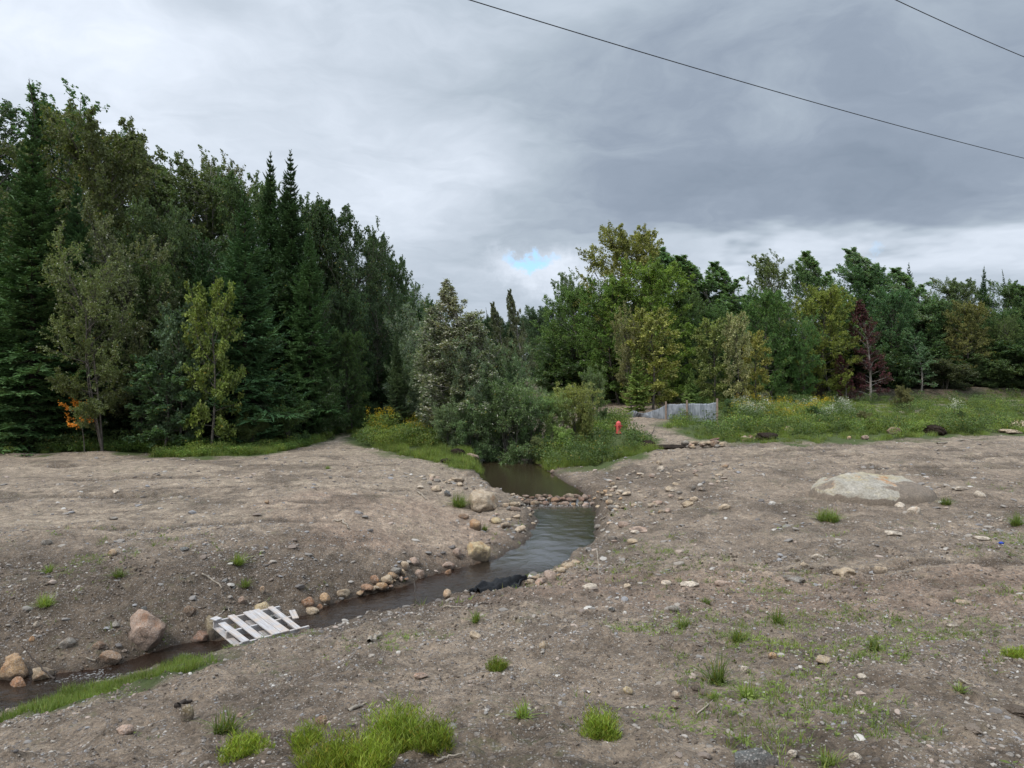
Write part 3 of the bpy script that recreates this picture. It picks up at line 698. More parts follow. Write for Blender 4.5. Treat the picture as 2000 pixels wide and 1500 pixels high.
named = [
 (937, 977, 72, 56, 'pale', 'large pale flat-topped boulder perched on the left bank above the stone weir', .9, 501, (.25, .25), .25),
 (932, 1083, 54, 42, 'yel', 'rounded yellowish boulder sitting in the shallows at the bend of the stream', .85, 502, (0, 0), .15),
 (278, 1237, 78, 72, 'pink', 'big mottled pinkish boulder standing out of the left bank beside the stream', .95, 503, (.3, .1), .15),
 (414, 1226, 48, 48, 'olive', 'grey-brown boulder on the bank just left of the wooden pallet', .9, 504, (0, .2), .2),
 (390, 1247, 46, 20, 'redbr', 'reddish angular slab at the waterline under the corner of the wooden pallet', .4, 505, (0, -.2), .2),
 (18, 1316, 70, 48, 'orange', 'orange-tan block of rock in the stream at the left edge of the picture', .8, 506, (0, 0), .1),
 (30, 1349, 40, 34, 'rust', 'rusty red stone in the water below the orange-tan block', .8, 507, (0, 0), .1),
 (77, 1321, 46, 30, 'tan', 'tan flat-sided stone in the water right of the orange-tan block', .7, 508, (0, .1), .1),
 (208, 1291, 48, 24, 'brown', 'wet brown rounded stone at the waterline below the mottled boulder', .6, 509, (0, 0), .15),
 (367, 1193, 26, 20, 'brown', 'orange-brown stone alone on the slope above the grey-brown boulder', .8, 510, (0, 0), .3),
 (511, 1188, 38, 24, 'yel', 'yellow stone with a cap of moss behind the wooden pallet', .7, 511, (0, 0), .3),
 (527, 1207, 44, 14, 'slate', 'dark slate-coloured stone peeping out behind the wooden pallet', .5, 512, (0, 0), .3),
 (600, 1177, 30, 22, 'rust', 'reddish-orange stone on the far shore right of the pallet', .8, 513, (0, 0), .2),
 (633, 1170, 24, 20, 'orange', 'bright orange-tan stone right of the reddish one on the far shore', .8, 514, (0, 0), .2),
 (606, 1198, 30, 14, 'tan', 'flat tan stone lying in the shallows right of the pallet', .45, 515, (0, 0), .2),
 (623, 1189, 13, 13, 'rust', 'small rusty cobble touching the flat tan stone right of the pallet', .8, 516, (0, 0), .2),
 (670, 1163, 30, 19, 'tan', 'tan lumpy stone on the far shore upstream of the orange-tan one', .7, 517, (0, 0), .25),
 (928, 1024, 25, 27, 'orange', 'upright orange-tan block on the bank below the large pale boulder', .95, 518, (0, 0), .2),
 (968, 1018, 24, 14, 'yel', 'pale yellow stone on the bank right of the upright orange-tan block', .6, 519, (0, 0), .3),
 (905, 1008, 22, 14, 'brown', 'brown stone half under the large pale boulder', .7, 520, (0, 0), .3),
 (893, 1081, 18, 19, 'pink', 'pinkish grey stone on the shore left of the rounded yellowish boulder', .9, 521, (0, 0), .2),
 (808, 1096, 24, 17, 'pink', 'pale pinkish angular stone, higher of two on the far shore slope', .8, 522, (0, 0), .25),
 (789, 1107, 20, 17, 'pale', 'pale angular stone below and left of the pinkish one on the far shore slope', .8, 523, (0, 0), .25),
 (818, 1121, 22, 20, 'pink', 'pink blocky stone at the edge of the water on the far shore', .8, 524, (0, 0), .2),
 (875, 1121, 15, 18, 'rust', 'rust-pink cobble standing in the water below the far shore', .9, 525, (0, 0), .15),
 (875, 1107, 26, 13, 'pink', 'long pinkish stone on the shore downstream of the yellowish boulder', .6, 526, (0, 0), .2),
 (874, 1162, 20, 18, 'pale', 'pale round stone in the near shallows left of the black fabric', .85, 527, (0, 0), .15),
 (752, 1186, 20, 8, 'redbr', 'small reddish stone lying alone in mid stream', .5, 528, (0, 0), .1),
 (920, 893, 34, 13, 'pink', 'pinkish flat-topped boulder at the head of the dark pool', .55, 529, (0, 0), .15),
 (950, 893, 22, 13, 'olive', 'olive-grey stone right of the pinkish boulder in the dark pool', .6, 530, (0, 0), .15),
 (953, 904, 13, 5, 'pink', 'small pink stone breaking the surface of the dark pool', .5, 531, (0, 0), .1),
 (1079, 922, 9, 8, 'pink', 'lone pink stone at the right shore of the dark pool', .8, 532, (0, 0), .2),
 (1346, 982, 31, 16, 'tan', 'tan domed stone half buried on the right slope', .6, 533, (0, 0), .35),
 (1417, 991, 27, 14, 'pale', 'pale blocky stone right of the tan domed stone on the right slope', .6, 534, (0, 0), .25),
 (1371, 957, 14, 7, 'grey', 'bluish flat stone above the tan domed stone on the right slope', .5, 535, (0, 0), .2),
 (1251, 1034, 52, 13, 'pink', 'broad flat pinkish slab lying on the right slope near the stream', .3, 536, (0, 0), .3),
 (1236, 1056, 21, 15, 'tan', 'tan rounded stone below the broad pinkish slab', .75, 537, (0, 0), .3),
 (1169, 1028, 20, 9, 'grey', 'grey flat stone on the right shore at the waterline', .5, 538, (0, 0), .25),
 (1598, 1087, 28, 10, 'white', 'speckled pale grey stone set flat in the ground below the bedrock hump', .35, 539, (0, 0), .3),
 (1572, 1105, 15, 11, 'pale', 'pale round cobble left of and below the speckled grey stone', .8, 540, (0, 0), .25),
 (1550, 1131, 52, 12, 'grey', 'long grey rock barely showing in the pink wheel track', .3, 541, (0, 0), .4),
 (1655, 1117, 52, 18, 'tan', 'long tan rock with a raised tail beside the pink wheel track', .4, 542, (0, 0), .3),
 (1722, 1113, 28, 18, 'pale', 'pale humped stone right of the long tan rock', .7, 543, (0, 0), .3),
 (1350, 1142, 42, 11, 'white', 'long whitish rock set in the wheel track above the middle of the foreground', .3, 544, (0, 0), .35),
 (1415, 1140, 36, 10, 'pink', 'pinkish slab right of the long whitish rock in the wheel track', .3, 545, (0, 0), .35),
 (1302, 1139, 22, 11, 'white', 'small whitish hump left of the long whitish rock in the wheel track', .5, 546, (0, 0), .3),
 (1225, 1145, 18, 10, 'pale', 'pale cobble at the left end of the row of wheel track stones', .7, 547, (0, 0), .3),
 (1155, 1147, 34, 13, 'white', 'whitish wedge of rock near the end of the black fabric', .45, 548, (0, 0), .3),
 (1477, 1487, 98, 44, 'slate', 'dark blue-grey rock with white veins at the bottom edge of the picture', .55, 549, (.1, -.12), .3),
 (1549, 1474, 24, 18, 'white', 'white blocky stone right of the dark blue-grey rock', .8, 550, (0, 0), .25),
 (1672, 1480, 27, 22, 'white', 'pale grey angular stone alone near the bottom right', .8, 551, (0, 0), .25),
 (928, 1240, 25, 21, 'pale', 'pale round stone on the near bank below the black fabric', .9, 552, (0, 0), .3),
 (1063, 1262, 20, 17, 'tan', 'tan stone on the near ground right of the pale round stone', .9, 553, (0, 0), .3),
 (1227, 1350, 20, 14, 'yel', 'pale greenish stone above the upright horsetail clump', .7, 554, (0, 0), .25),
 (1510, 1283, 18, 13, 'orange', 'round pinkish-tan cobble on bare ground in the right foreground', .85, 555, (0, 0), .2),
 (1456, 1310, 22, 15, 'white', 'white and tan stone beside a grass sprout in the right foreground', .8, 556, (0, 0), .25),
 (1323, 1359, 22, 14, 'white', 'white lumpy stone below the two dark soil clods', .7, 557, (0, 0), .25),
 (1319, 1383, 17, 12, 'pink', 'pale pink stone just below the white lumpy stone', .8, 558, (0, 0), .25),
 (363, 1395, 26, 30, 'olive', 'upright brown stone standing on the near bank in the lower left', .95, 559, (0, 0), .2),
 (240, 1427, 34, 18, 'pink', 'pink and white stone set in the near bank in the lower left', .6, 560, (0, 0), .3),
 (470, 1398, 16, 12, 'pink', 'small pink stone right of the upright brown stone', .8, 561, (0, 0), .25),
 (628, 1406, 28, 26, 'brown', 'brown stone half buried above the left horsetail patch', .8, 562, (0, 0), .35),
 (820, 1322, 30, 12, 'pink', 'flat brownish pink stone on the near ground above the tall horsetail clump', .4, 563, (0, 0), .3),
 (775, 1383, 18, 20, 'grey', 'greyish purple stone just above the tall horsetail clump', .9, 564, (0, 0), .3),
 (1612, 1293, 34, 9, 'tan', 'thin flat tan slab lying on the right foreground', .22, 565, (.1, .1), .15),
 (1685, 1323, 20, 9, 'white', 'thin white stone in the right foreground', .4, 566, (0, 0), .2),
 (1317, 1190, 25, 9, 'grey', 'grey green flat stone on the pink gravel in the middle of the foreground', .35, 567, (0, 0), .2),
 (1195, 1191, 14, 8, 'slate', 'small dark slate stone on the pink gravel right of the black fabric', .6, 568, (0, 0), .2),
 (1864, 1221, 26, 7, 'white', 'thin whitish stone near the right edge of the foreground', .3, 569, (0, 0), .2),
 (1890, 1178, 34, 6, 'pale', 'long pale splinter of rock near the right edge of the picture', .25, 570, (0, 0), .2),
 (217, 1079, 23, 14, 'tan', 'tan stone at the top of the left slope', .7, 571, (0, 0), .3),
 (224, 963, 15, 7, 'white', 'white stone on the left plateau', .6, 572, (0, 0), .2),
 (220, 1014, 18, 7, 'grey', 'grey stone in a tyre rut on the left plateau', .5, 573, (0, 0), .2),
 (88, 1059, 22, 14, 'grey', 'large grey stone near the left edge of the plateau', .6, 574, (0, 0), .3),
 (359, 1074, 20, 10, 'slate', 'dark stone at the top of the left slope', .6, 575, (0, 0), .3),
 (521, 981, 9, 9, 'tan', 'small tan stone alone on the smooth left plateau', .8, 576, (0, 0), .2),
 (820, 952, 16, 7, 'white', 'white stone on the plateau edge left of the large pale boulder', .5, 577, (0, 0), .2),
 (873, 965, 15, 13, 'slate', 'blue-grey stone left of the large pale boulder', .8, 578, (0, 0), .2),
 (890, 937, 34, 11, 'pale', 'flat pale slab on the bank between the plateau and the dark pool', .3, 579, (0, 0), .25),
 (1541, 842, 24, 17, 'pink', 'pink boulder on an earth heap at the front of the green field', .8, 580, (0, 0), .15),
 (1412, 869, 25, 10, 'tan', 'tan boulder at the right end of the rubble pile by the road', .6, 581, (0, 0), .2),
 (1691, 856, 15, 9, 'pink', 'pinkish stone at the road edge in front of the field', .6, 582, (0, 0), .15),
 (1749, 843, 28, 16, 'brown', 'brown boulder half hidden by weeds at the front of the field', .7, 583, (0, 0), .15),
 (1992, 831, 48, 18, 'pale', 'large pale boulder at the right edge beyond the road', .6, 584, (0, 0), .15),
 (1980, 846, 44, 6, 'pale', 'long flat slab below the large pale boulder at the right edge', .2, 585, (0, 0), .2),
 (1660, 855, 10, 7, 'yel', 'small yellow stone at the road edge left of the pinkish one', .7, 586, (0, 0), .2),
 (1790, 997, 32, 17, 'white', 'pale grey rock on the earth just below the bedrock hump', .6, 587, (0, 0), .3),
 (1760, 988, 22, 7, 'white', 'narrow whitish stone on the flank of the bedrock hump', .3, 588, (.2, -.3), .2),
 (1918, 967, 24, 13, 'white', 'whitish stone right of the bedrock hump', .6, 589, (0, .3), .3),
 (1880, 957, 26, 4, 'white', 'thin whitish stone lying right of the bedrock hump', .25, 590, (0, 0), .2),
 (1747, 1043, 36, 6, 'white', 'long thin white stone below the bedrock hump', .25, 591, (0, 0), .2),
 (1920, 1055, 32, 6, 'white', 'thin white stone near the blue scrap', .25, 592, (0, 0), .2),
 (70, 1223, 12, 16, 'white', 'small white triangular stone on the left slope', .9, 593, (.3, 0), .2),
 (128, 1255, 32, 24, 'grey', 'grey slab set in the left slope above the stream', .6, 594, (.5, 0), .3),
 (190, 1265, 26, 14, 'brown', 'brown brick-shaped stone above the wet brown stone', .5, 595, (0, 0), .3),
 (280, 1190, 14, 18, 'slate', 'dark grey stone directly above the mottled pinkish boulder', .9, 596, (0, 0), .3),
 (60, 1251, 13, 12, 'orange', 'small orange-tan stone on the left slope near the edge', .9, 597, (0, 0), .3),
 (225, 1222, 15, 14, 'grey', 'grey stone on the slope left of the mottled pinkish boulder', .8, 598, (0, 0), .3),
 (512, 1154, 10, 16, 'white', 'white sliver of stone on the slope above the pallet', .9, 599, (.2, 0), .2),
 (472, 1172, 16, 17, 'pink', 'pinkish stone on the slope up and left of the pallet', .9, 600, (0, 0), .3),
]
for (px, py, w, h, c, lab, flat, seed, tilt, sink) in named:
    big = w*(hit(px, min(py+h*.42, 1499))[1])/FP > .3
    me = boulder_mesh(seed, flat) if (big or w > 40) else mesh_np('rock', *rock_shape(seed, 3, 9, flat, .07, .03), [M_ROCK], smooth=False)
    o = place_rock(px, py, w, h, c, me, 'boulder' if big else 'rock', tilt=tilt, sink=sink+.08)
    tag(o, lab, 'boulder' if big else 'stone')

NROCK = [0]
CW = dict(tan='tan', pale='pale grey', pink='pinkish', grey='dark grey', brown='brown', orange='orange-tan', white='whitish', slate='slate', redbr='reddish-brown', yel='yellowish', rust='rusty', olive='olive-brown')
def region_rocks(poly, n, smin, smax, cols, label, group, rounded=True, inwater=False, wmax=None, sink=.34, pile=0):
    P = zone(poly) if isinstance(poly, list) else poly
    lo, hi = P.min(0), P.max(0); made = 0; tries = 0
    r = np.random.default_rng(int(abs(P.sum()*1000)) % 99991)
    while made < n and tries < n*60:
        tries += 1
        x, y = r.uniform(lo[0], hi[0]), r.uniform(lo[1], hi[1])
        if not in_zone(np.array([x]), np.array([y]), P)[0]: continue
        d = float(G(x, y, GDg))
        if not inwater and d < .02: continue
        s = smin*(smax/smin)**(r.random()**1.8)/2
        me = ROCKR[r.integers(len(ROCKR))] if rounded and r.random() < .5 else ROCKV[r.integers(len(ROCKV))]
        sz = s*r.uniform(.8, 1.15)
        z = float(G(x, y))+sz*.62*(1-2*sink)+pile*r.random()
        o = obj('stone', me, None, (x, y, z), (r.uniform(-.3, .3), r.uniform(-.3, .3), r.uniform(0, 6.28)), (s, s*r.uniform(.8, 1.1), sz))
        ck = cols[r.integers(len(cols))]; c = C[ck]; f = r.uniform(.8, 1.15); o.color = (c[0]*f, c[1]*f, c[2]*f, 1)
        wd = 'small' if s < .5*(smin*smax)**.5*.85 else ('large' if s > .5*smax*.75 else 'middling')
        tag(o, wd+' '+CW[ck]+' '+label, 'stone', group); made += 1; NROCK[0] += 1
# the stone weir
r = np.random.default_rng(5)
wcol = ['orange', 'redbr', 'brown', 'tan', 'pink', 'olive', 'rust', 'brown']
for i in range(40):
    t = i/39; px = 992+166*t+r.uniform(-3, 3); row = i % 3
    x, y = at(px, 18.72+.28*row+.12*math.sin(t*3.1)+r.uniform(-.07, .07)); s = r.uniform(.085, .15)
    o = obj('weir_stone', ROCKR[r.integers(len(ROCKR))], None, (x, y, .165+.04*row+r.uniform(-.02, .04)), (r.uniform(-.2, .2), r.uniform(-.2, .2), r.uniform(0, 6.28)), (s, s*.85, s*r.uniform(.7, .95)))
    ck = wcol[r.integers(len(wcol))]; c = C[ck]; f = r.uniform(.6, .95); o.color = (c[0]*f, c[1]*f, c[2]*f, 1)
    tag(o, CW[ck]+' cobble in the '+['left', 'middle', 'right'][min(2, int(t*3))]+' third of the low stone weir, '+['downstream', 'middle', 'upstream'][row]+' row', 'stone', 'cobbles of the stone weir')
region_rocks([(1150, 968), (1165, 960), (1235, 965), (1260, 990), (1200, 1005), (1165, 992)], 22, .12, .26, ['pale', 'tan', 'pink', 'grey', 'orange'], 'cobble heaped on the right shore at the end of the weir', 'cobbles at the right end of the weir')
region_rocks([(960, 985), (990, 972), (1030, 990), (1062, 1020), (1036, 1045), (1000, 1040), (975, 1020)], 34, .10, .34, ['pale', 'tan', 'pink', 'pale', 'grey'], 'stone strewn on the steep left bank beside the weir', 'stones on the left bank by the weir')
region_rocks([(700, 1166), (780, 1148), (800, 1135), (790, 1125), (740, 1140), (705, 1155)], 26, .09, .24, ['orange', 'tan', 'pink', 'rust', 'grey', 'pale'], 'cobble in the pile on the far shore upstream of the pallet', 'cobbles piled on the far shore', pile=.05)
region_rocks([(1020, 1138), (1060, 1128), (1105, 1108), (1125, 1098), (1135, 1110), (1090, 1128), (1050, 1148)], 26, .10, .26, ['pale', 'tan', 'pink', 'orange', 'pale'], 'cobble heaped on the near shore right of the black fabric', 'cobbles heaped beside the black fabric', pile=.04)
region_rocks([(1180, 1010), (1190, 940), (1280, 900), (1450, 905), (1400, 960), (1300, 1010), (1220, 1060), (1175, 1070)], 95, .08, .26, ['pale', 'pink', 'pale', 'tan', 'white', 'grey'], 'cobble scattered over the slope right of the pool', 'cobbles scattered on the right slope')
region_rocks([(800, 930), (880, 928), (940, 955), (905, 962), (850, 960)], 22, .10, .28, ['pale', 'white', 'pink', 'grey'], 'stone on the shoulder of ground left of the large boulder', 'stones on the shoulder by the large boulder')
region_rocks([(1330, 868), (1400, 866), (1402, 876), (1340, 878)], 22, .14, .36, ['brown', 'redbr', 'grey', 'tan', 'pink'], 'broken stone in the low rubble pile beside the far road', 'stones of the rubble pile by the road', rounded=False, pile=.12, sink=.15)
region_rocks([(1455, 868), (1485, 862), (1480, 850), (1450, 855)], 8, .2, .4, ['pink', 'redbr', 'brown'], 'stone in weeds left of the pink boulder', 'reddish stones by the pink boulder', rounded=False)
print('rocks', NROCK)

def gn_scatter(name, P, R, S, meshes, mat=None, label=None, cat=None, idx=None):
    """one object of the kind 'stuff' that carries many copies of small meshes on real points"""
    me = bpy.data.meshes.new(name); n = len(P)
    me.vertices.add(n); me.vertices.foreach_set('co', np.asarray(P, np.float32).ravel())
    a = me.attributes.new('rot', 'FLOAT_VECTOR', 'POINT'); a.data.foreach_set('vector', np.asarray(R, np.float32).ravel())
    a = me.attributes.new('scl', 'FLOAT_VECTOR', 'POINT'); a.data.foreach_set('vector', np.asarray(S, np.float32).ravel())
    a = me.attributes.new('pick', 'INT', 'POINT'); a.data.foreach_set('value', (np.asarray(idx) if idx is not None else np.random.default_rng(n).integers(0, len(meshes), n)).astype(np.int32))
    o = obj(name, me)
    ng = bpy.data.node_groups.new(name+'_scatter', 'GeometryNodeTree')
    ng.interface.new_socket('Geometry', in_out='INPUT', socket_type='NodeSocketGeometry')
    ng.interface.new_socket('Geometry', in_out='OUTPUT', socket_type='NodeSocketGeometry')
    N, L = ng.nodes, ng.links
    gi, go = N.new('NodeGroupInput'), N.new('NodeGroupOutput')
    ip = N.new('GeometryNodeInstanceOnPoints'); ip.inputs['Pick Instance'].default_value = True
    jn = N.new('GeometryNodeJoinGeometry')
    for m in meshes:
        t = bpy.data.objects.new(name+'_piece', m)
        oi = N.new('GeometryNodeObjectInfo'); oi.inputs['Object'].default_value = t; oi.inputs['As Instance'].default_value = True
        L.new(oi.outputs['Geometry'], jn.inputs[0])
    def na(nm, ty):
        q = N.new('GeometryNodeInputNamedAttribute'); q.data_type = ty; q.inputs[0].default_value = nm; return q.outputs[0]
    L.new(gi.outputs[0], ip.inputs['Points']); L.new(jn.outputs[0], ip.inputs['Instance'])
    L.new(na('rot', 'FLOAT_VECTOR'), ip.inputs['Rotation']); L.new(na('scl', 'FLOAT_VECTOR'), ip.inputs['Scale']); L.new(na('pick', 'INT'), ip.inputs['Instance Index'])
    L.new(ip.outputs[0], go.inputs[0])
    md = o.modifiers.new('scatter', 'NODES'); md.node_group = ng
    tag(o, label, cat, kind='stuff'); return o

# ------------------------------------------------------------------ gravel and clods
def gravel():
    r = np.random.default_rng(21)
    Ps, Ss = [], []
    for (n, x0, x1, y0, y1, s0, s1) in [(62000, -5.5, 6, 2.4, 7.2, .003, .018), (60000, -9, 11, 5.5, 13, .006, .026), (46000, -17, 20, 11, 30, .009, .04)]:
        x = r.uniform(x0, x1, n); y = r.uniform(y0, y1, n); d = G(x, y, GDg)
        gr = G(x, y, mg.reshape(GX.shape)); pkn = G(x, y, md.reshape(GX.shape)); pnk = G(x, y, mp.reshape(GX.shape))
        dens = (.10+.9*sstep(-.12, .4, fbm(x*1.1, y*1.1, 4, 15, .6)))*(1-.95*gr)*(1-.72*pkn)*(1-.5*pnk)*(np.where(d < 0, 0, 1))
        q = r.random(n) < dens; x, y = x[q], y[q]
        s = s0*(s1/s0)**(r.random(len(x))**2.1)
        z = G(x, y)+s*.12
        Ps.append(np.stack([x, y, z], -1)); Ss.append(np.stack([s, s*r.uniform(.7, 1, len(s)), s*r.uniform(.45, .8, len(s))], -1))
    P = np.concatenate(Ps); S = np.concatenate(Ss); R = np.stack([r.uniform(-.4, .4, len(P)), r.uniform(-.4, .4, len(P)), r.uniform(0, 6.28, len(P))], -1)
    ms = [mesh_np('pebble', *rock_shape(700+i, 1, 4, .8, .12), [M_PEB]) for i in range(6)]
    gn_scatter('gravel', P, R, S, ms, label='loose mixed gravel scattered over the bare ground', cat='gravel'); print('gravel', len(P))
    # fist-sized stones beyond those built singly
    n = 11000; x = r.uniform(-14, 18, n); y = 3+23*r.random(n)**1.15; keep = np.abs(x) < .75*y+.5; x, y = x[keep], y[keep]
    d = G(x, y, GDg); gr = G(x, y, mg.reshape(GX.shape)); pkn = G(x, y, md.reshape(GX.shape))
    q = (d > .03) & (r.random(len(x)) < (1-.9*gr)*(1-.8*pkn)*np.maximum(.12+.7*sstep(-.05, .45, fbm(x*.9, y*.9, 3, 31)), .9*(d < 1.2)*(y > 8.5)*(.3+.7*sstep(-.1, .3, fbm(x*1.4, y*1.4, 3, 22))))); x, y = x[q], y[q]
    s = .012*np.clip(y/5, 1, 2.2)*(3.4)**(r.random(len(x))**1.7); z = G(x, y)+s*.12
    S = np.stack([s, s*r.uniform(.6, 1, len(s)), s*r.uniform(.4, .8, len(s))], -1)
    R = np.stack([r.uniform(-.3, .3, len(x)), r.uniform(-.3, .3, len(x)), r.uniform(0, 6.28, len(x))], -1)
    ms = [mesh_np('small_stone', *rock_shape(760+i, 2, 9, .7, .1), [M_PEB]) for i in range(6)]
    gn_scatter('small_stones', np.stack([x, y, z], -1), R, S, ms, label='small loose stones lying about on the dirt', cat='stones'); print('stones', len(x))
    # crumbs of soil
    n = 60000; x = r.uniform(-9, 10, n); y = 2.4+8.5*r.random(n)**1.3; d = G(x, y, GDg)
    q = (np.abs(x) < .75*y+.6) & (d > 0) & (r.random(n) < .25+.75*sstep(0, .5, fbm(x*1.5, y*1.5, 4, 6, .6))) & (G(x, y, md.reshape(GX.shape)) < .3); x, y = x[q], y[q]
    s = .004*np.clip(y/4, 1, 2.5)*3.5**(r.random(len(x))**2); z = G(x, y)+s*.2
    R = np.stack([r.uniform(-1, 1, len(x)), r.uniform(-1, 1, len(x)), r.uniform(0, 6.28, len(x))], -1); S = np.stack([s, s, s*.8], -1)
    ms = [mesh_np('crumb', *rock_shape(800+i, 1, 2, .9, .3), [M_CLOD]) for i in range(4)]
    gn_scatter('soil_crumbs', np.stack([x, y, z], -1), R, S, ms, label='crumbs of dark loose soil over the bare ground', cat='soil'); print('crumbs', len(x))
gravel()

# ------------------------------------------------------------------ bedrock hump
def outcrop():
    x0, y0, _ = hit(1592, 975); x1, y1, _ = hit(1845, 975); cx, cy = (x0+x1)/2, max(y0, y1)+.35
    w = (x1-x0)/2
    n = 110; u, v = np.meshgrid(np.linspace(-1, 1, n), np.linspace(-1, 1, n)); u, v = u.ravel(), v.ravel()
    x = cx+u*w*1.25; yy = cy+v*w*.75
    e = (u*1.25/1.0)**2+(v/.92)**2+.12*fbm(x*2, yy*2, 3, 4)
    up = np.sqrt(np.clip(1-e, 0, None))
    hgt = .42*up**.75*(1-.22*u)+.035*fbm(x*3, yy*3, 4, 5)*(e < 1.1)-.12*sstep(.8, 1.5, e)
    z = G(x, yy)+hgt-.05-.12*sstep(.86, 1.05, e)+.02*fbm(x*7, yy*7, 3, 7)
    dirt = sstep(.12, .45, fbm(x*1.1+2, yy*1.5, 4, 9)+.62*sstep(-.5, -1.0, v)*0+.75*sstep(-.15, .5, u-.9*up+.35)*(v < .1)-.25*up)
    dirt = np.maximum(dirt, sstep(.83, .98, e)); front = (v < -.1)
    dirt = np.where(front, np.maximum(dirt, sstep(.0, .3, u+.35*vn(x*3.3, yy*3.3, 3)+.2*vn(x*9, yy*9, 4))*sstep(1.0, .75, up)), dirt); dirt = np.maximum(dirt, sstep(.1, .4, fbm(x*2.2+yy*1.2, yy*3.5, 4, 12))*.55)
    idx = np.arange(n*n).reshape(n, n); F = np.stack([idx[:-1, :-1], idx[:-1, 1:], idx[1:, 1:], idx[1:, :-1]], -1).reshape(-1, 4)
    me = mesh_np('bedrock_outcrop', np.stack([x, yy, z], -1), F, [M_OUT], smooth=True, vert_attr={'dirtm': np.clip(dirt, 0, 1), 'topm': up})
    tag(obj('bedrock_outcrop', me), 'broad hump of pale bedrock with orange stains partly covered with earth', 'rock outcrop')
outcrop()

# ------------------------------------------------------------------ trees
def curve_pts(S, D, L, m, up=0.0, wob=.05, r=None):
    """n curved polylines from starts S along D of length L, bending up"""
    n = len(S); t = np.linspace(0, 1, m)[None, :, None]
    w = r.normal(size=(n, 1, 3))*wob
    P = S[:, None, :]+D[:, None, :]*L[:, None, None]*t+np.array([0, 0, 1.0])*up*(L[:, None, None])*t**2+w*L[:, None, None]*np.sin(t*PI*1.3)
    return P
def rand_dirs(n, r): return unit(r.normal(size=(n, 3)))

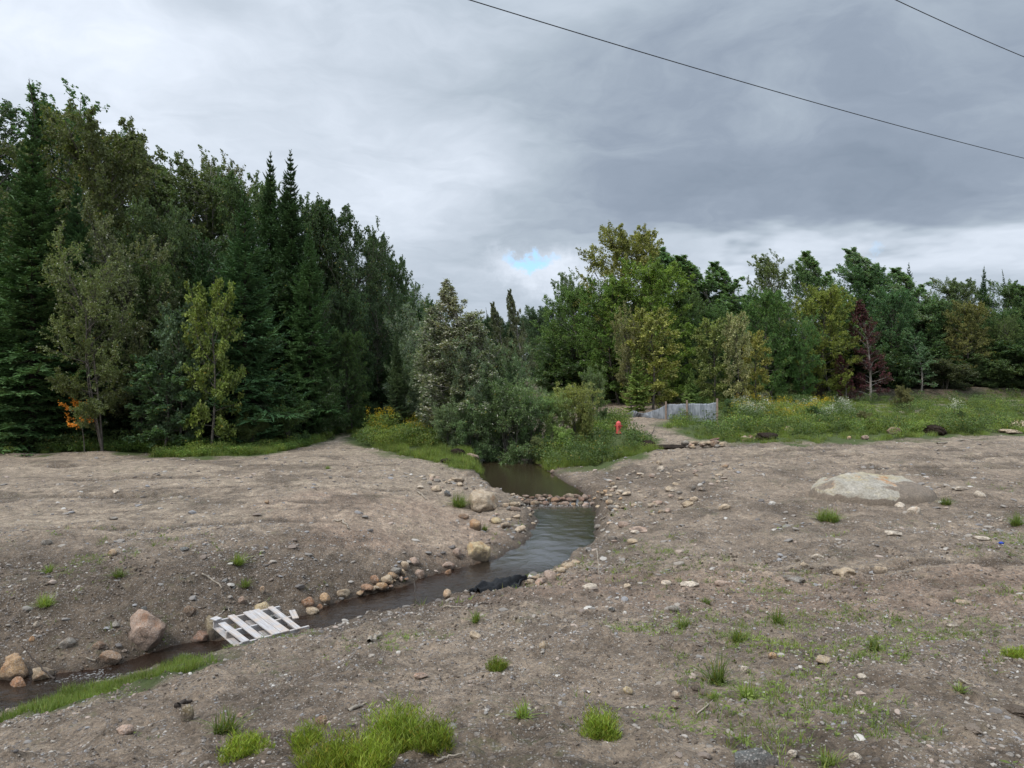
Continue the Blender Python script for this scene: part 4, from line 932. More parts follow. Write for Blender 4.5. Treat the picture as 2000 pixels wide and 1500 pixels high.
def decid(seed, H=12, R=3.0, cb=.12, nl=34, nb=9, nt=6, nlf=11, leaf=(.10, .07), lean=.0, wind=.5, shape='oval', fall=.5, stems=1, trunk_r=None, upb=.35, density=1.0):
    r = np.random.default_rng(seed)
    TV, TF = [], []
    trunk_r = trunk_r or H*.012
    limbs_S, limbs_D, limbs_L = [], [], []
    for s_i in range(stems):
        a0 = r.uniform(0, 6.28); spread = (0 if stems == 1 else r.uniform(.12, .42))
        m = 9; t = np.linspace(0, 1, m)
        Hs = H*(1 if s_i == 0 else r.uniform(.72, 1.0))
        tx = np.cos(a0)*spread*H*.35*t+r.normal()*.03*H*np.sin(t*3)+(0 if stems == 1 else np.cos(a0)*.12); ty = np.sin(a0)*spread*H*.35*t+r.normal()*.02*H*np.sin(t*2.5)+(0 if stems == 1 else np.sin(a0)*.12)
        P = np.stack([tx, ty, t*Hs*.96-.15*(t == 0)], -1)[None]
        TV.append(tubes(P, (trunk_r*(1 if stems == 1 else .6)*(1-t*.9)+.006)[None], 7))
        k = max(3, nl//stems)
        for i in range(k):
            hh = cb+(1-cb)*((i+r.random())/k)**.9*.97
            tt = (hh-cb)/(1-cb)
            if shape == 'oval': rad = R*math.sqrt(max(.03, 1-((tt-.38)/.66)**2))
            elif shape == 'wide': rad = R*math.sqrt(max(.05, 1-((tt-.62)/.68)**2))
            elif shape == 'column': rad = R*(.75+.25*math.sin(tt*3.1))*min(1, (1.03-tt)*3)
            else: rad = R*(1-tt)**.7+.12
            rad *= r.uniform(.7, 1.12)*(1 if stems == 1 else .75)
            az = i*2.4+r.uniform(-.5, .5)+seed; el = math.radians(-8+58*tt+r.uniform(-10, 10)+upb*14*(.4+.6*tt))
            S0 = np.array([np.interp(hh, t, P[0, :, 0]), np.interp(hh, t, P[0, :, 1]), hh*Hs*.96])
            limbs_S.append(S0); limbs_D.append([math.cos(az)*math.cos(el), math.sin(az)*math.cos(el), math.sin(el)])
            limbs_L.append(min(rad/max(.35, math.cos(el)), rad*1.7+.2))
    S = np.array(limbs_S); D = np.array(limbs_D); L = np.array(limbs_L)
    P = curve_pts(S, D, L, 6, .12*(1-fall), .06, r)
    rad = (trunk_r*.32*np.clip(L/R, .3, 1))[:, None]*np.linspace(1, .2, 6)[None]
    TV.append(tubes(P, rad, 5))
    # branches
    def spawn(P, L, k, lo, cone, ratio, m, up, wob):
        n = len(P); t = lo+(1-lo)*(np.arange(k)[None]+r.random((n, k)))/k
        f = t*(P.shape[1]-1); i0 = np.clip(f.astype(int), 0, P.shape[1]-2); u = (f-i0)[..., None]
        ii = np.arange(n)[:, None]
        S = P[ii, i0]*(1-u)+P[ii, i0+1]*u; T = unit(P[ii, i0+1]-P[ii, i0])
        D = unit(T+cone*rand_dirs(n*k, r).reshape(n, k, 3)); D[..., 2] += up
        D = unit(D)
        LL = L[:, None]*ratio*(1.15-.65*t)*r.uniform(.6, 1.15, (n, k))
        S, D, LL = S.reshape(-1, 3), D.reshape(-1, 3), LL.ravel()
        return curve_pts(S, D, LL, m, 0, wob, r), LL
    P2, L2 = spawn(P, L, nb, .18, .85, .46, 4, .08, .08)
    TV.append(tubes(P2, (.012*np.clip(L2, .3, 2))[:, None]*np.linspace(1, .3, 4)[None], 3))
    P3, L3 = spawn(P2, L2, nt, .15, .9, .55, 3, -.02, .1)
    L3 = np.maximum(L3, .15)
    keep = r.random(len(P3)) < density; P3 = P3[keep]; L3 = L3[keep]
    # leaves along the twigs
    n = len(P3); k = nlf
    t = r.random((n, k))*.95+.05; f = t*2; i0 = np.clip(f.astype(int), 0, 1); u = (f-i0)[..., None]; ii = np.arange(n)[:, None]
    Q = P3[ii, i0]*(1-u)+P3[ii, i0+1]*u; T = unit(P3[ii, i0+1]-P3[ii, i0])
    D = T*.6+.9*rand_dirs(n*k, r).reshape(n, k, 3)+np.array([-wind, 0, -.25])
    Q = Q.reshape(-1, 3)+r.normal(size=(n*k, 3))*.04; D = unit(D.reshape(-1, 3))
    N = unit(np.array([0, 0, 1.0])+.9*rand_dirs(n*k, r))
    sz = r.uniform(.65, 1.25, n*k)
    LV, LF = leaves(Q, D, N, leaf[0]*sz, leaf[1]*sz)
    TVv, TFf = cat_vf(TV)
    def bend(V): 
        V = V.copy(); V[:, 0] -= lean*H*np.clip(V[:, 2]/H, 0, None)**2; return V
    return bend(TVv), TFf, bend(LV), LF, r.random(n*k)

def fir(seed, H=12, R=2.2, base=.03, gap=.27, nper=7, dens=1.0, droop=.25, tipbend=0):
    r = np.random.default_rng(seed)
    t = np.linspace(0, 1, 10); P = np.stack([r.normal()*.05*np.sin(t*3), r.normal()*.05*np.sin(t*2), t*H], -1)[None]
    TV = [tubes(P, (H*.011*(1-t*.93)+.004)[None], 7)]
    hs = []; h = base*H
    while h < H*.985: hs.append(h); h += gap*(1.15-.45*h/H)*r.uniform(.75, 1.25)
    S, D, L = [], [], []
    for h in hs:
        q = 1-h/H; prof = R*(q**.95)*(1 if q < .8 else 1-.3*(q-.8)/.2)*(1+.18*math.sin(h*2.3+seed)*min(1, q*3))+.05
        k = nper if q > .2 else 5
        a0 = r.uniform(0, 6.28)
        for j in range(k):
            az = a0+j*2*PI/k+r.uniform(-.3, .3); l = prof*r.uniform(.55, 1.25)
            el = math.radians(-8+48*(1-q)**1.5+r.uniform(-8, 8)-6*q)
            S.append([0, 0, h]); D.append([math.cos(az)*math.cos(el), math.sin(az)*math.cos(el), math.sin(el)]); L.append(l)
    S, D, L = map(np.array, (S, D, L)); n = len(S)
    m = 6; tt = np.linspace(0, 1, m)[None, :, None]
    B = S[:, None]+D[:, None]*L[:, None, None]*tt+np.array([0, 0, 1.])*L[:, None, None]*(-droop*tt*(1-tt)*1.2+.09*tt**3)
    TV.append(tubes(B, (.007+.008*L)[:, None]*np.linspace(1, .2, m)[None], 4))
    # side twigs
    Qs, Ds, Ls = [], [], []
    k = 13
    s = (.12+.88*(np.arange(k)[None]+r.random((n, k)))/k); f = s*(m-1); i0 = np.clip(f.astype(int), 0, m-2); u = (f-i0)[..., None]; ii = np.arange(n)[:, None]
    Q = B[ii, i0]*(1-u)+B[ii, i0+1]*u; T = unit(B[ii, i0+1]-B[ii, i0]); side = unit(np.cross(T, np.array([0, 0, 1.])))
    TWQ, TWD, TWL = [], [], []
    for sg in (-1, 1):
        d = unit(T*.75+side*sg*r.uniform(.7, 1.1, (n, k, 1))+np.array([0, 0, 1.])*r.uniform(-.28, .12, (n, k, 1)))
        l = (L[:, None]*.42*(1.05-s)+np.minimum(.10, .12*L[:, None]))*r.uniform(.7, 1.2, (n, k))
        TWQ.append(Q.reshape(-1, 3)); TWD.append(d.reshape(-1, 3)); TWL.append(l.ravel())
    TWQ.append(B[:, -2]); TWD.append(unit(B[:, -1]-B[:, -2])); TWL.append(L*.2+np.minimum(.1, L*.3))
    Q, D2, L2 = np.concatenate(TWQ), np.concatenate(TWD), np.concatenate(TWL)
    keep = r.random(len(Q)) < dens; Q, D2, L2 = Q[keep], D2[keep], L2[keep]
    up = unit(np.array([0, 0, 1.])+.45*rand_dirs(len(Q), r))
    V1 = leaves(Q, D2, up, L2, .05+L2*.10, .2)
    # sprays on the twigs
    kk = 5; s = (np.arange(kk)[None]+.3+.6*r.random((len(Q), kk)))/kk
    Qq = Q[:, None]+D2[:, None]*L2[:, None, None]*s[..., None]
    sd = unit(np.cross(D2, np.array([0, 0, 1.])))[:, None]*np.where(r.random((len(Q), kk, 1)) < .5, -1, 1)
    Dq = unit(D2[:, None]*.8+sd*.8+np.array([0, 0, 1.])*r.uniform(-.35, .4, (len(Q), kk, 1)))
    Lq = (L2[:, None]*.38*(1.15-s)+np.minimum(.06, .3*L2[:, None]))
    Qq, Dq, Lq = Qq.reshape(-1, 3), Dq.reshape(-1, 3), Lq.ravel()
    V2 = leaves(Qq, Dq, unit(np.array([0, 0, 1.])+.7*rand_dirs(len(Qq), r)), Lq, .028+Lq*.14, .25)
    # leader
    nz = 30; z = r.uniform(H*.955, H*1.0, nz); az = r.uniform(0, 6.28, nz)
    V3 = leaves(np.stack([z*0, z*0, z], -1), unit(np.stack([np.cos(az), np.sin(az), .9+0*az], -1)), rand_dirs(nz, r), np.full(nz, .12), np.full(nz, .03))
    LV, LF = cat_vf([V1, V2, V3]); TVv, TFf = cat_vf(TV)
    def bend(V): V = V.copy(); V[:, 0] -= tipbend*np.clip(V[:, 2]/H-.7, 0, None)**2*H; return V
    return bend(TVv), TFf, bend(LV), LF, r.random(len(LF))

SPEC = {}
def species(key, gen, leafmat, barkmat, H):
    TV, TF, LV, LF, rn = gen
    H = float(np.percentile(LV[:, 2], 99.9))
    SPEC[key] = (mesh_np('trunk', TV, TF, [barkmat], smooth=True), mesh_np('crown', LV, LF, [leafmat], face_attr={'rnd': rn}), H)
    print(key, len(LF))
species('fir_a', fir(1, 12, 2.5), M_NEEDLE, M_BARKD, 12)
species('fir_b', fir(2, 12, 3.0, gap=.33, droop=.45), M_NEEDLE, M_BARKD, 12)
species('fir_c', fir(3, 12, 1.5, gap=.26, tipbend=.45), M_NEEDLE, M_BARKD, 12)
species('spruce_small', fir(4, 4, 1.1, gap=.2, nper=6), M_NEEDLE, M_BARKD, 4)
species('birch_a', decid(11, 12, 2.7, .05, 50, 10, 6, 16, (.12, .088), .12, .9, 'oval', upb=1.4), M_LEAF, M_BARKP, 12)
species('birch_b', decid(12, 12, 2.3, .08, 46, 10, 6, 14, (.12, .08), .20, 1.3, 'cone', upb=2.2), M_SILVER, M_BARKP, 12)
species('maple_a', decid(13, 11, 3.3, .03, 56, 11, 7, 16, (.125, .098), .02, .4, 'oval'), M_LEAF, M_BARK, 11)
species('maple_b', decid(14, 11, 3.6, .10, 52, 11, 7, 16, (.125, .098), .03, .5, 'wide'), M_LEAF, M_BARK, 11)
species('olive_multi', decid(15, 8, 2.9, .14, 48, 10, 6, 14, (.10, .072), .03, .5, 'wide', stems=4, upb=1.0), M_SILVER, M_BARK, 8)
species('poplar_thin', decid(16, 8, 1.5, .06, 44, 8, 5, 11, (.10, .065), .10, .9, 'cone', upb=2.6, density=.8), M_FLUTTER, M_BARKP, 8)
_c = SPEC['poplar_thin'][1].copy(); _c.materials.clear(); _c.materials.append(M_LEAF); SPEC['dark_leaved'] = (SPEC['poplar_thin'][0], _c, SPEC['poplar_thin'][2])
species('willow_a', decid(17, 3.6, 2.0, .02, 50, 9, 6, 13, (.13, .036), .03, .5, 'oval', stems=7, trunk_r=.035, upb=2), M_SILVER, M_BARK, 3.6)
species('willow_b', decid(18, 2.6, 1.7, .01, 48, 8, 6, 11, (.11, .034), .06, .6, 'oval', stems=8, trunk_r=.025, upb=2.6), M_SILVER, M_BARK, 2.6)
species('bush_round', decid(19, 2.2, 1.6, .01, 46, 9, 6, 12, (.085, .055), .02, .4, 'oval', stems=8, trunk_r=.02, upb=1.2), M_LEAF, M_BARK, 2.2)
species('sapling', decid(20, 4.5, 1.3, .10, 30, 7, 5, 12, (.11, .085), .03, .4, 'oval', upb=1), M_LEAF, M_BARK, 4.5)
def reuse(key, src, bark): 
    t, c, H = SPEC[src]; t2 = t.copy(); t2.materials.clear(); t2.materials.append(bark); SPEC[key] = (t2, c, H)

NAMES = dict(fir='fir_tree', spruce='spruce_tree', birch='birch_tree', maple='maple_tree', olive='broadleaf_tree', poplar='poplar_tree', dark='purple_tree', willow='willow_bush', bush='bush', sapling='sapling')
rt = np.random.default_rng(44)
KW = dict(fir_a='fir', fir_b='broad fir', fir_c='thin fir', maple_a='leafy tree', maple_b='spreading leafy tree', birch_a='birch', bush_round='round bush', willow_a='upright willow bush', sapling='young tree')
WID = dict(maple_a=1.3, maple_b=1.45, birch_a=1.25, birch_b=1.15, sapling=1.1, olive_multi=1.2, willow_a=1.1)
LEAFGAIN = 1.65
def tree(key, px, Y, top, col, label, width=1.0, group=None, rz=None, zoff=0.0, name=None, cat='tree', minz=None):
    """a tree whose foot is px across the photo at distance Y and whose tip reaches photo row 'top'"""
    tm, cm, H = SPEC[key]; x, y = at(px, Y); z = float(G(x, y))
    ztop = CZ+(HZ-top)/FP*Y; h = max(ztop-z, .3); s = h/H; width = width*WID.get(key, 1.0)
    nm = name or NAMES[key.split('_')[0]]
    e = empty(nm, (x, y, z-.03+zoff), (0, 0, rt.uniform(-.5, .5) if rz is None else rz), (s*width, s*width, s))
    tag(e, label, cat, group)
    t = obj('trunk', tm, e); c = obj('crown', cm, e)
    f = rt.uniform(.9, 1.1)*LEAFGAIN*(1.5 if px > 1040 and cat == 'tree' else 1.12)*(1.3 if key.startswith(('fir', 'spruce')) else 1); c.color = (col[0]*f, col[1]*f*1.03, col[2]*f, 1)
    return e
DG = (.030, .056, .022); FG = (.036, .068, .024); FB = (.034, .068, .028); MG = (.050, .082, .026); OL = (.092, .092, .034); BR = (.11, .088, .045); YG = (.10, .12, .028)
GG = (.06, .085, .045); PU = (.05, .015, .022); YE = (.17, .15, .035); LG = (.07, .12, .03); SG = (.07, .10, .06)
LT = [
 ('fir_a', 62, 25.6, 225, FG, 'tall dark fir nearest the left edge with heavy layered branches', 1.0),
 ('fir_b', -45, 26.5, 300, FG, 'dark fir whose branches fill the lower left edge of the picture', 1.1),
 ('fir_c', 80, 31, 166, DG, 'fir with a wind-bent tip rising highest at the far left', .9),
 ('birch_a', 5, 33, 178, (.04, .06, .028), 'dark brownish birch at the top left corner of the wood', .9),
 ('birch_a', 175, 35, 172, (.045, .085, .03), 'fresh green birch with wispy top behind the brownish one', .8),
 ('maple_a', 225, 31, 222, (.072, .078, .032), 'large brownish olive tree rising over the left wood', .62),
 ('fir_a', 150, 26.6, 345, FB, 'bluish fir right of the tall dark fir at the left', .85),
 ('birch_b', 395, 37, 282, (.085, .095, .045), 'birch with pale wind-blown leaves against the sky left of the twin firs', 1.15),
 ('birch_a', 345, 36, 300, (.065, .085, .036), 'pale-tipped birch at the left end of the birches above the left wood', .7),
 ('birch_a', 425, 36.5, 296, (.075, .09, .04), 'birch with ragged olive top right of the wind-blown birch', .75),
 ('maple_a', 500, 36, 330, (.055, .08, .032), 'green broadleaf tree just left of the slender firs', .5),
 ('maple_a', 600, 37, 372, (.045, .07, .028), 'green broadleaf tree just right of the slender firs', .5),
 ('maple_a', 305, 27.8, 500, (.06, .09, .03), 'mid green leafy tree at the front of the left wood', .5),
 ('maple_a', 690, 31.5, 640, (.055, .088, .03), 'leafy green tree low on the left of the track end', .6),
 ('birch_b', 345, 38, 318, (.06, .085, .038), 'thinner birch left of the pale wind-blown one', .8),
 ('birch_a', 455, 39, 302, (.085, .085, .042), 'brown-tinged birch between the wind-blown birch and the twin firs', .6),
 ('fir_a', 528, 32, 303, DG, 'left of the two slender firs that spike above the left wood', .8),
 ('fir_a', 567, 31.5, 300, DG, 'right of the two slender firs that spike above the left wood', .9),
 ('maple_a', 655, 38, 392, (.034, .055, .024), 'dark leafy tree right of the slender firs', .62),
 ('maple_b', 700, 37, 425, (.035, .055, .025), 'dark leafy tree stepping down from the slender firs', .55),
 ('maple_a', 738, 40, 447, (.038, .062, .026), 'dark round tree at the shoulder of the left wood', .36),
 ('maple_a', 775, 42, 492, (.04, .065, .028), 'round tree on the downward slope of the left wood', .4),
 ('birch_a', 815, 44, 545, (.05, .08, .035), 'lowest green tree at the right end of the left wood', .6),
 ('maple_a', 850, 47, 582, (.05, .08, .035), 'small round tree just beyond the right end of the left wood', .6),
 ('fir_c', 790, 43, 530, DG, 'small dark fir on the sloping end of the left wood', .8),
 ('olive_multi', 205, 24.9, 460, (.085, .098, .034), 'olive many-stemmed tree with grey trunks at the edge of the left wood', .72),
 ('olive_multi', 285, 27.5, 405, (.075, .08, .038), 'taller olive tree behind the many-stemmed one', .72),
 ('maple_a', 330, 29.5, 385, (.05, .07, .03), 'olive green tree in the middle of the left wood', .5),
 ('fir_b', 478, 26.8, 372, FB, 'broad bluish-green fir at the middle of the left wood edge', 1.05),
 ('fir_a', 395, 28.5, 470, DG, 'dark fir behind the yellow-green sapling', .9),
 ('fir_b', 605, 30.0, 440, FG, 'broad dark fir right of the bluish-green fir', .85),
 ('sapling', 412, 24.9, 545, YG, 'yellow-green young tree in front of the broad fir', .62),
 ('sapling', 350, 25.2, 590, SG, 'young tree with silvery leaves left of the yellow-green one', .6),
 ('sapling', 320, 25.0, 690, (.05, .085, .04), 'low leafy young tree with a wide branch near the ground', 1.3),
 ('maple_a', 690, 33.5, 560, (.038, .062, .028), 'dark tree overhanging the end of the dirt track', .6),
 ('maple_b', 745, 36, 540, (.03, .05, .024), 'dark tree behind the shaded gap at the end of the track', .55),
 ('willow_a', 645, 30, 720, (.05, .085, .03), 'leafy green bush left of the end of the track', 1.0),
 ('bush_round', 565, 27.4, 770, (.055, .09, .03), 'bush at the wood edge under the broad dark fir', 1.1),
 ('bush_round', 495, 26.2, 800, (.07, .09, .03), 'low bush with reddish leaves below the bluish-green fir', 1.1),
 ('willow_a', 825, 34, 590, (.085, .105, .075), 'grey-green willow behind the goldenrod bank', .75),
 ('willow_a', 800, 31.5, 690, (.075, .105, .06), 'grey-green willow bush right of the shaded gap', .8),
 ('poplar_thin', 866, 28.8, 655, (.09, .11, .06), 'short silvery poplar at the left foot of the tall one', 1.6),
 ('poplar_thin', 957, 28.5, 612, (.095, .11, .058), 'silvery poplar shoot right of the tall one, leaning over the thicket', 1.3),
 ('poplar_thin', 905, 28.5, 543, (.10, .10, .05), 'tall poplar with brown and silvery leaves above the stream thicket', 1.35),
 ('poplar_thin', 880, 28.7, 600, (.085, .105, .055), 'shorter poplar left of the tall silvery one', 1.5),
 ('poplar_thin', 932, 28.3, 625, (.09, .10, .05), 'shorter poplar right of the tall silvery one', 1.5),
 ('willow_a', 848, 30.4, 640, (.09, .115, .08), 'tall grey-green willow left of the silvery poplars', .8),
 ('birch_b', 990, 36, 590, (.075, .08, .045), 'thin brownish tree right of the gap above the stream', .55),
 ('birch_b', 1022, 35, 566, (.08, .085, .05), 'thin tree with bare tip right of the gap above the stream', .5),
 ('poplar_thin', 965, 28.9, 665, (.075, .095, .05), 'small poplar with pale leaves in the stream thicket', 1.1),
 ('willow_a', 905, 28.6, 690, (.095, .125, .07), 'dense willow bush on the left side of the stream thicket', .7),
 ('willow_a', 960, 28.2, 715, (.085, .12, .055), 'dense willow bush at the head of the dark pool', .75),
 ('willow_a', 1005, 28.8, 668, (.06, .09, .045), 'upright willow at the right side of the stream thicket', .6),
 ('willow_a', 925, 28.0, 655, (.075, .10, .06), 'tallest willow in the stream thicket, before the poplars', .65),
 ('willow_b', 1000, 27.6, 735, (.08, .115, .045), 'low willow bush hanging over the dark pool', 1.0),
 ('willow_b', 880, 27.2, 785, (.09, .12, .06), 'grey-green bush left of the head of the pool', 1.0),
 ('willow_b', 925, 27.3, 775, (.08, .12, .05), 'low green bush beside the pinkish boulder in the pool', .9),
 ('willow_b', 1045, 28.2, 765, (.08, .125, .05), 'low bush on the right shore of the pool', .9),
 ('willow_b', 1085, 28.6, 765, (.12, .15, .05), 'light green willow bush right of the pool', 1.0),
 ('willow_b', 1130, 29.2, 745, (.15, .155, .045), 'yellowish willow bush left of the hydrant', 1.0),
 ('willow_a', 1165, 33, 712, (.08, .11, .045), 'light green willow behind the yellowish bush', .7),
 ('bush_round', 1145, 29, 790, (.15, .155, .05), 'yellow-green low bush just left of the hydrant', .7),
 ('bush_round', 1100, 27.2, 830, (.11, .15, .045), 'low green bush at the water right of the dark pool', 1.0),
 ('bush_round', 1050, 27.0, 850, (.12, .13, .06), 'low trailing bush with dry sprigs on the right shore', .9),
 ('fir_a', 1097, 62, 568, DG, 'small dark spire of fir behind the gap in the centre', .7),
 ('maple_a', 1055, 62, 596, (.04, .06, .035), 'distant dark tree left of the small fir spire', .6),
 ('fir_c', 953, 60, 603, DG, 'tiny distant fir in the centre gap', .6),
 ('maple_a', 1245, 50, 435, (.10, .095, .03), 'tallest olive-yellow tree with an open spreading top right of centre', .72),
 ('maple_a', 1295, 46, 505, (.08, .11, .025), 'bright green maple below the tallest olive tree', .85),
 ('maple_a', 1210, 47, 545, (.06, .095, .025), 'green maple left of the bright green one', .75),
 ('maple_a', 1135, 51, 555, (.06, .09, .028), 'rounded green tree at the left end of the right-hand wood', .75),
 ('birch_a', 1125, 56, 528, (.07, .09, .05), 'wispy tree top showing left of the tallest olive tree', .6),
 ('maple_a', 1095, 54, 640, (.05, .075, .03), 'low dark tree at the foot of the left end of the right-hand wood', .9),
 ('birch_b', 1380, 55, 478, (0.062, 0.100, 0.050), 'wind-swept tree just right of the tallest olive tree', 1.65),
 ('birch_b', 1420, 54, 500, (0.069, 0.106, 0.050), 'second wind-swept tree right of the tallest olive tree', 1.65),
 ('birch_b', 1465, 55, 512, (0.062, 0.100, 0.044), 'third wind-swept tree along the right skyline', 1.50),
 ('birch_a', 1525, 54, 492, (.075, .09, .04), 'tall birch with a drooping tip on the right skyline', .75),
 ('birch_a', 1590, 57, 512, (.05, .08, .035), 'birch with a flat top on the right skyline', .75),
 ('birch_b', 1640, 58, 492, (0.075, 0.112, 0.050), 'birch with two upright wisps on the right skyline', 1.27),
 ('birch_b', 1745, 60, 478, (0.081, 0.112, 0.069), 'sparse wind-blown tree standing against the blue patch of sky', 1.35),
 ('fir_b', 1775, 63, 516, DG, 'small dark fir head right of the wind-blown tree', .7),
 ('maple_a', 1700, 60, 512, (.045, .08, .035), 'layered green tree left of the wind-blown tree', .8),
 ('birch_b', 1830, 61, 522, (0.075, 0.112, 0.062), 'grey-green swept tree right of the small fir head', 1.65),
 ('maple_a', 1880, 63, 540, (.06, .075, .04), 'rounded tree with dull leaves on the far right skyline', .8),
 ('fir_a', 1922, 61, 522, DG, 'taller of the firs on the far right skyline', .7),
 ('fir_c', 1963, 64, 530, DG, 'thin fir spike near the right edge of the skyline', .6),
 ('maple_a', 1995, 60, 545, (.05, .075, .035), 'green tree at the right edge of the skyline', .8),
 ('birch_b', 2040, 60, 560, (0.062, 0.094, 0.044), 'green tree cut by the right edge of the picture', 1.35),
 ('olive_multi', 1235, 41.5, 590, (.105, .095, .045), 'brownish-yellow tree in front of the bright green maple', .55),
 ('sapling', 1275, 41, 600, (.13, .125, .04), 'pale yellow-green young tree with a broken grey top', 1.0),
 ('spruce_small', 1245, 38.5, 685, (.075, .10, .025), 'yellowish young spruce standing behind the silt fence', 1.0),
 ('spruce_small', 1350, 40, 720, (.07, .095, .03), 'small young spruce behind the middle of the silt fence', .9),
 ('sapling', 1395, 42, 620, (.11, .12, .045), 'slender pale-leaved young tree behind the silt fence', .9),
 ('sapling', 1440, 41, 608, (.15, .14, .075), 'young tree with buff yellow leaves at the right end of the silt fence', .55),
 ('sapling', 1475, 44, 645, (.13, .115, .035), 'young tree with golden leaves right of the buff one', .75),
 ('maple_a', 1345, 48, 560, (.055, .08, .03), 'dark green tree behind the silt fence', .7),
 ('maple_a', 1400, 50, 590, (.045, .075, .028), 'shaded green tree behind the slender pale one', .7),
 ('maple_a', 1510, 49, 560, (.055, .095, .03), 'green maple right of the golden young tree', .6),
 ('maple_b', 1570, 49.5, 600, (.05, .09, .03), 'green maple with low branches left of the yellow-green one', .55),
 ('maple_a', 1625, 52.5, 555, (.11, .12, .03), 'yellow-green maple left of the purple tree', .75),
 ('dark_leaved', 1700, 51.6, 585, PU, 'dark purple-leaved tree with a pale trunk', 1.05),
 ('dark_leaved', 1652, 51.4, 690, PU, 'smaller purple-leaved tree in front of the yellow-green maple', 1.2),
 ('maple_a', 1755, 57, 560, (.04, .075, .035), 'dense green tree right of the purple tree', .7),
 ('birch_b', 1800, 55, 640, (.07, .11, .065), 'tree with silvery leaf undersides right of the purple tree', 1.1),
 ('maple_a', 1850, 59, 580, (.05, .075, .035), 'dark green tree behind the silvery one', .7),
 ('maple_a', 1905, 57, 585, (.085, .08, .03), 'olive-brown rounded tree in the far right wood', .7),
 ('maple_b', 1965, 57, 600, (.06, .08, .03), 'green and brown tree near the right edge', .6),
 ('bush_round', 1845, 55.6, 700, (.055, .06, .035), 'dull brownish bush at the foot of the far right wood', 2.0),
 ('bush_round', 1940, 56.4, 690, (.05, .07, .03), 'dark bush at the foot of the wood near the right edge', 2.0),
 ('bush_round', 1765, 42, 752, (.095, .085, .04), 'brownish dry bush standing in the green field', .9),
 ('bush_round', 1880, 31, 800, (.055, .08, .03), 'dark green bush beside the white plumed plant', .7),
 ('bush_round', 1425, 35.2, 778, (.055, .085, .04), 'grey-green bush at the right end of the silt fence', .8),
 ('bush_round', 1590, 32.5, 790, (.05, .09, .03), 'dark green bush in the flower patch of the field', 1.3),
 ('bush_round', 1690, 30.6, 800, (.085, .08, .04), 'brownish weedy bush right of the flower patch', 1.1),
]
for a in LT:
    isb = a[0].startswith(('willow', 'bush')); tree(a[0], a[1], a[2], a[3], a[4], a[5], a[6], cat='bush' if isb else 'tree')
# filler trees that close the woods behind the front rows
fill = 0
for i in range(54):
    Y = rt.uniform(30, 50); px = rt.uniform(-120, 790)
    topl = np.interp(px, [-120, 0, 200, 300, 400, 560, 650, 740, 800], [240, 250, 260, 350, 380, 400, 470, 520, 590])+rt.uniform(70, 170)
    key = ['fir_a', 'fir_b', 'maple_a', 'birch_a'][i % 4]
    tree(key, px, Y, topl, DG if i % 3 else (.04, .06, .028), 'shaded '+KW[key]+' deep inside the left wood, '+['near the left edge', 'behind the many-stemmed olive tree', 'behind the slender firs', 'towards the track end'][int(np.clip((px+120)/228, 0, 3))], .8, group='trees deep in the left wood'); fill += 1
for i in range(60):
    px = rt.uniform(1060, 2150); Y = rt.uniform(58, 74)
    topl = np.interp(px, [1060, 1150, 1250, 1350, 1700, 2150], [640, 600, 550, 560, 575, 590])+rt.uniform(5, 45)
    key = ['maple_a', 'birch_a', 'fir_a', 'maple_b'][i % 4]
    tree(key, px, Y, topl, (.045, .075, .032), 'green '+KW[key]+' deep inside the right-hand wood, '+['near the gap', 'behind the silt fence', 'behind the purple tree', 'near the right edge'][int(np.clip((px-1060)/272, 0, 3))], .9, group='trees deep in the right-hand wood')
for i in range(40):
    px = rt.uniform(1080, 2150); Y = rt.uniform(55.8, 58) if px > 1230 else rt.uniform(50, 54)
    key = ['bush_round', 'willow_a', 'sapling'][i % 3]
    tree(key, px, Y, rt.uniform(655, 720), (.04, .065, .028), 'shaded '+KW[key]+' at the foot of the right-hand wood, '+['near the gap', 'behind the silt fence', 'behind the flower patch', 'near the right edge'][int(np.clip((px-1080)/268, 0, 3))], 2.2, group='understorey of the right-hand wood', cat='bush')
for i in range(34):
    px = rt.uniform(-60, 760); Y = rt.uniform(27.5, 31) if px < 560 else rt.uniform(33, 38)
    key = ['bush_round', 'willow_a', 'sapling'][i % 3]
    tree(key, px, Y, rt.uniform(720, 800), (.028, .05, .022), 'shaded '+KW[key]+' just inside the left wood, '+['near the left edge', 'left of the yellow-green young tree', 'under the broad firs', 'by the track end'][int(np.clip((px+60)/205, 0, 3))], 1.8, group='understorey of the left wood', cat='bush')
for i in range(16):
    px = rt.uniform(780, 1120); Y = rt.uniform(70, 85)
    key = ['fir_a', 'maple_a', 'fir_c'][i % 3]
    tree(key, px, Y, rt.uniform(608, 640), (.035, .058, .032), 'distant '+KW[key]+' closing the valley beyond the stream', .9, group='distant trees in the gap')
for i in range(14):
    px = rt.uniform(690, 890); Y = rt.uniform(44, 52)
    tree(['fir_a', 'maple_a'][i % 2], px, Y, np.interp(px, [770, 880], [560, 620])+rt.uniform(0, 25), (.035, .065, .03), 'tree on the low end of the left wood', .8, group='trees at the low end of the left wood')
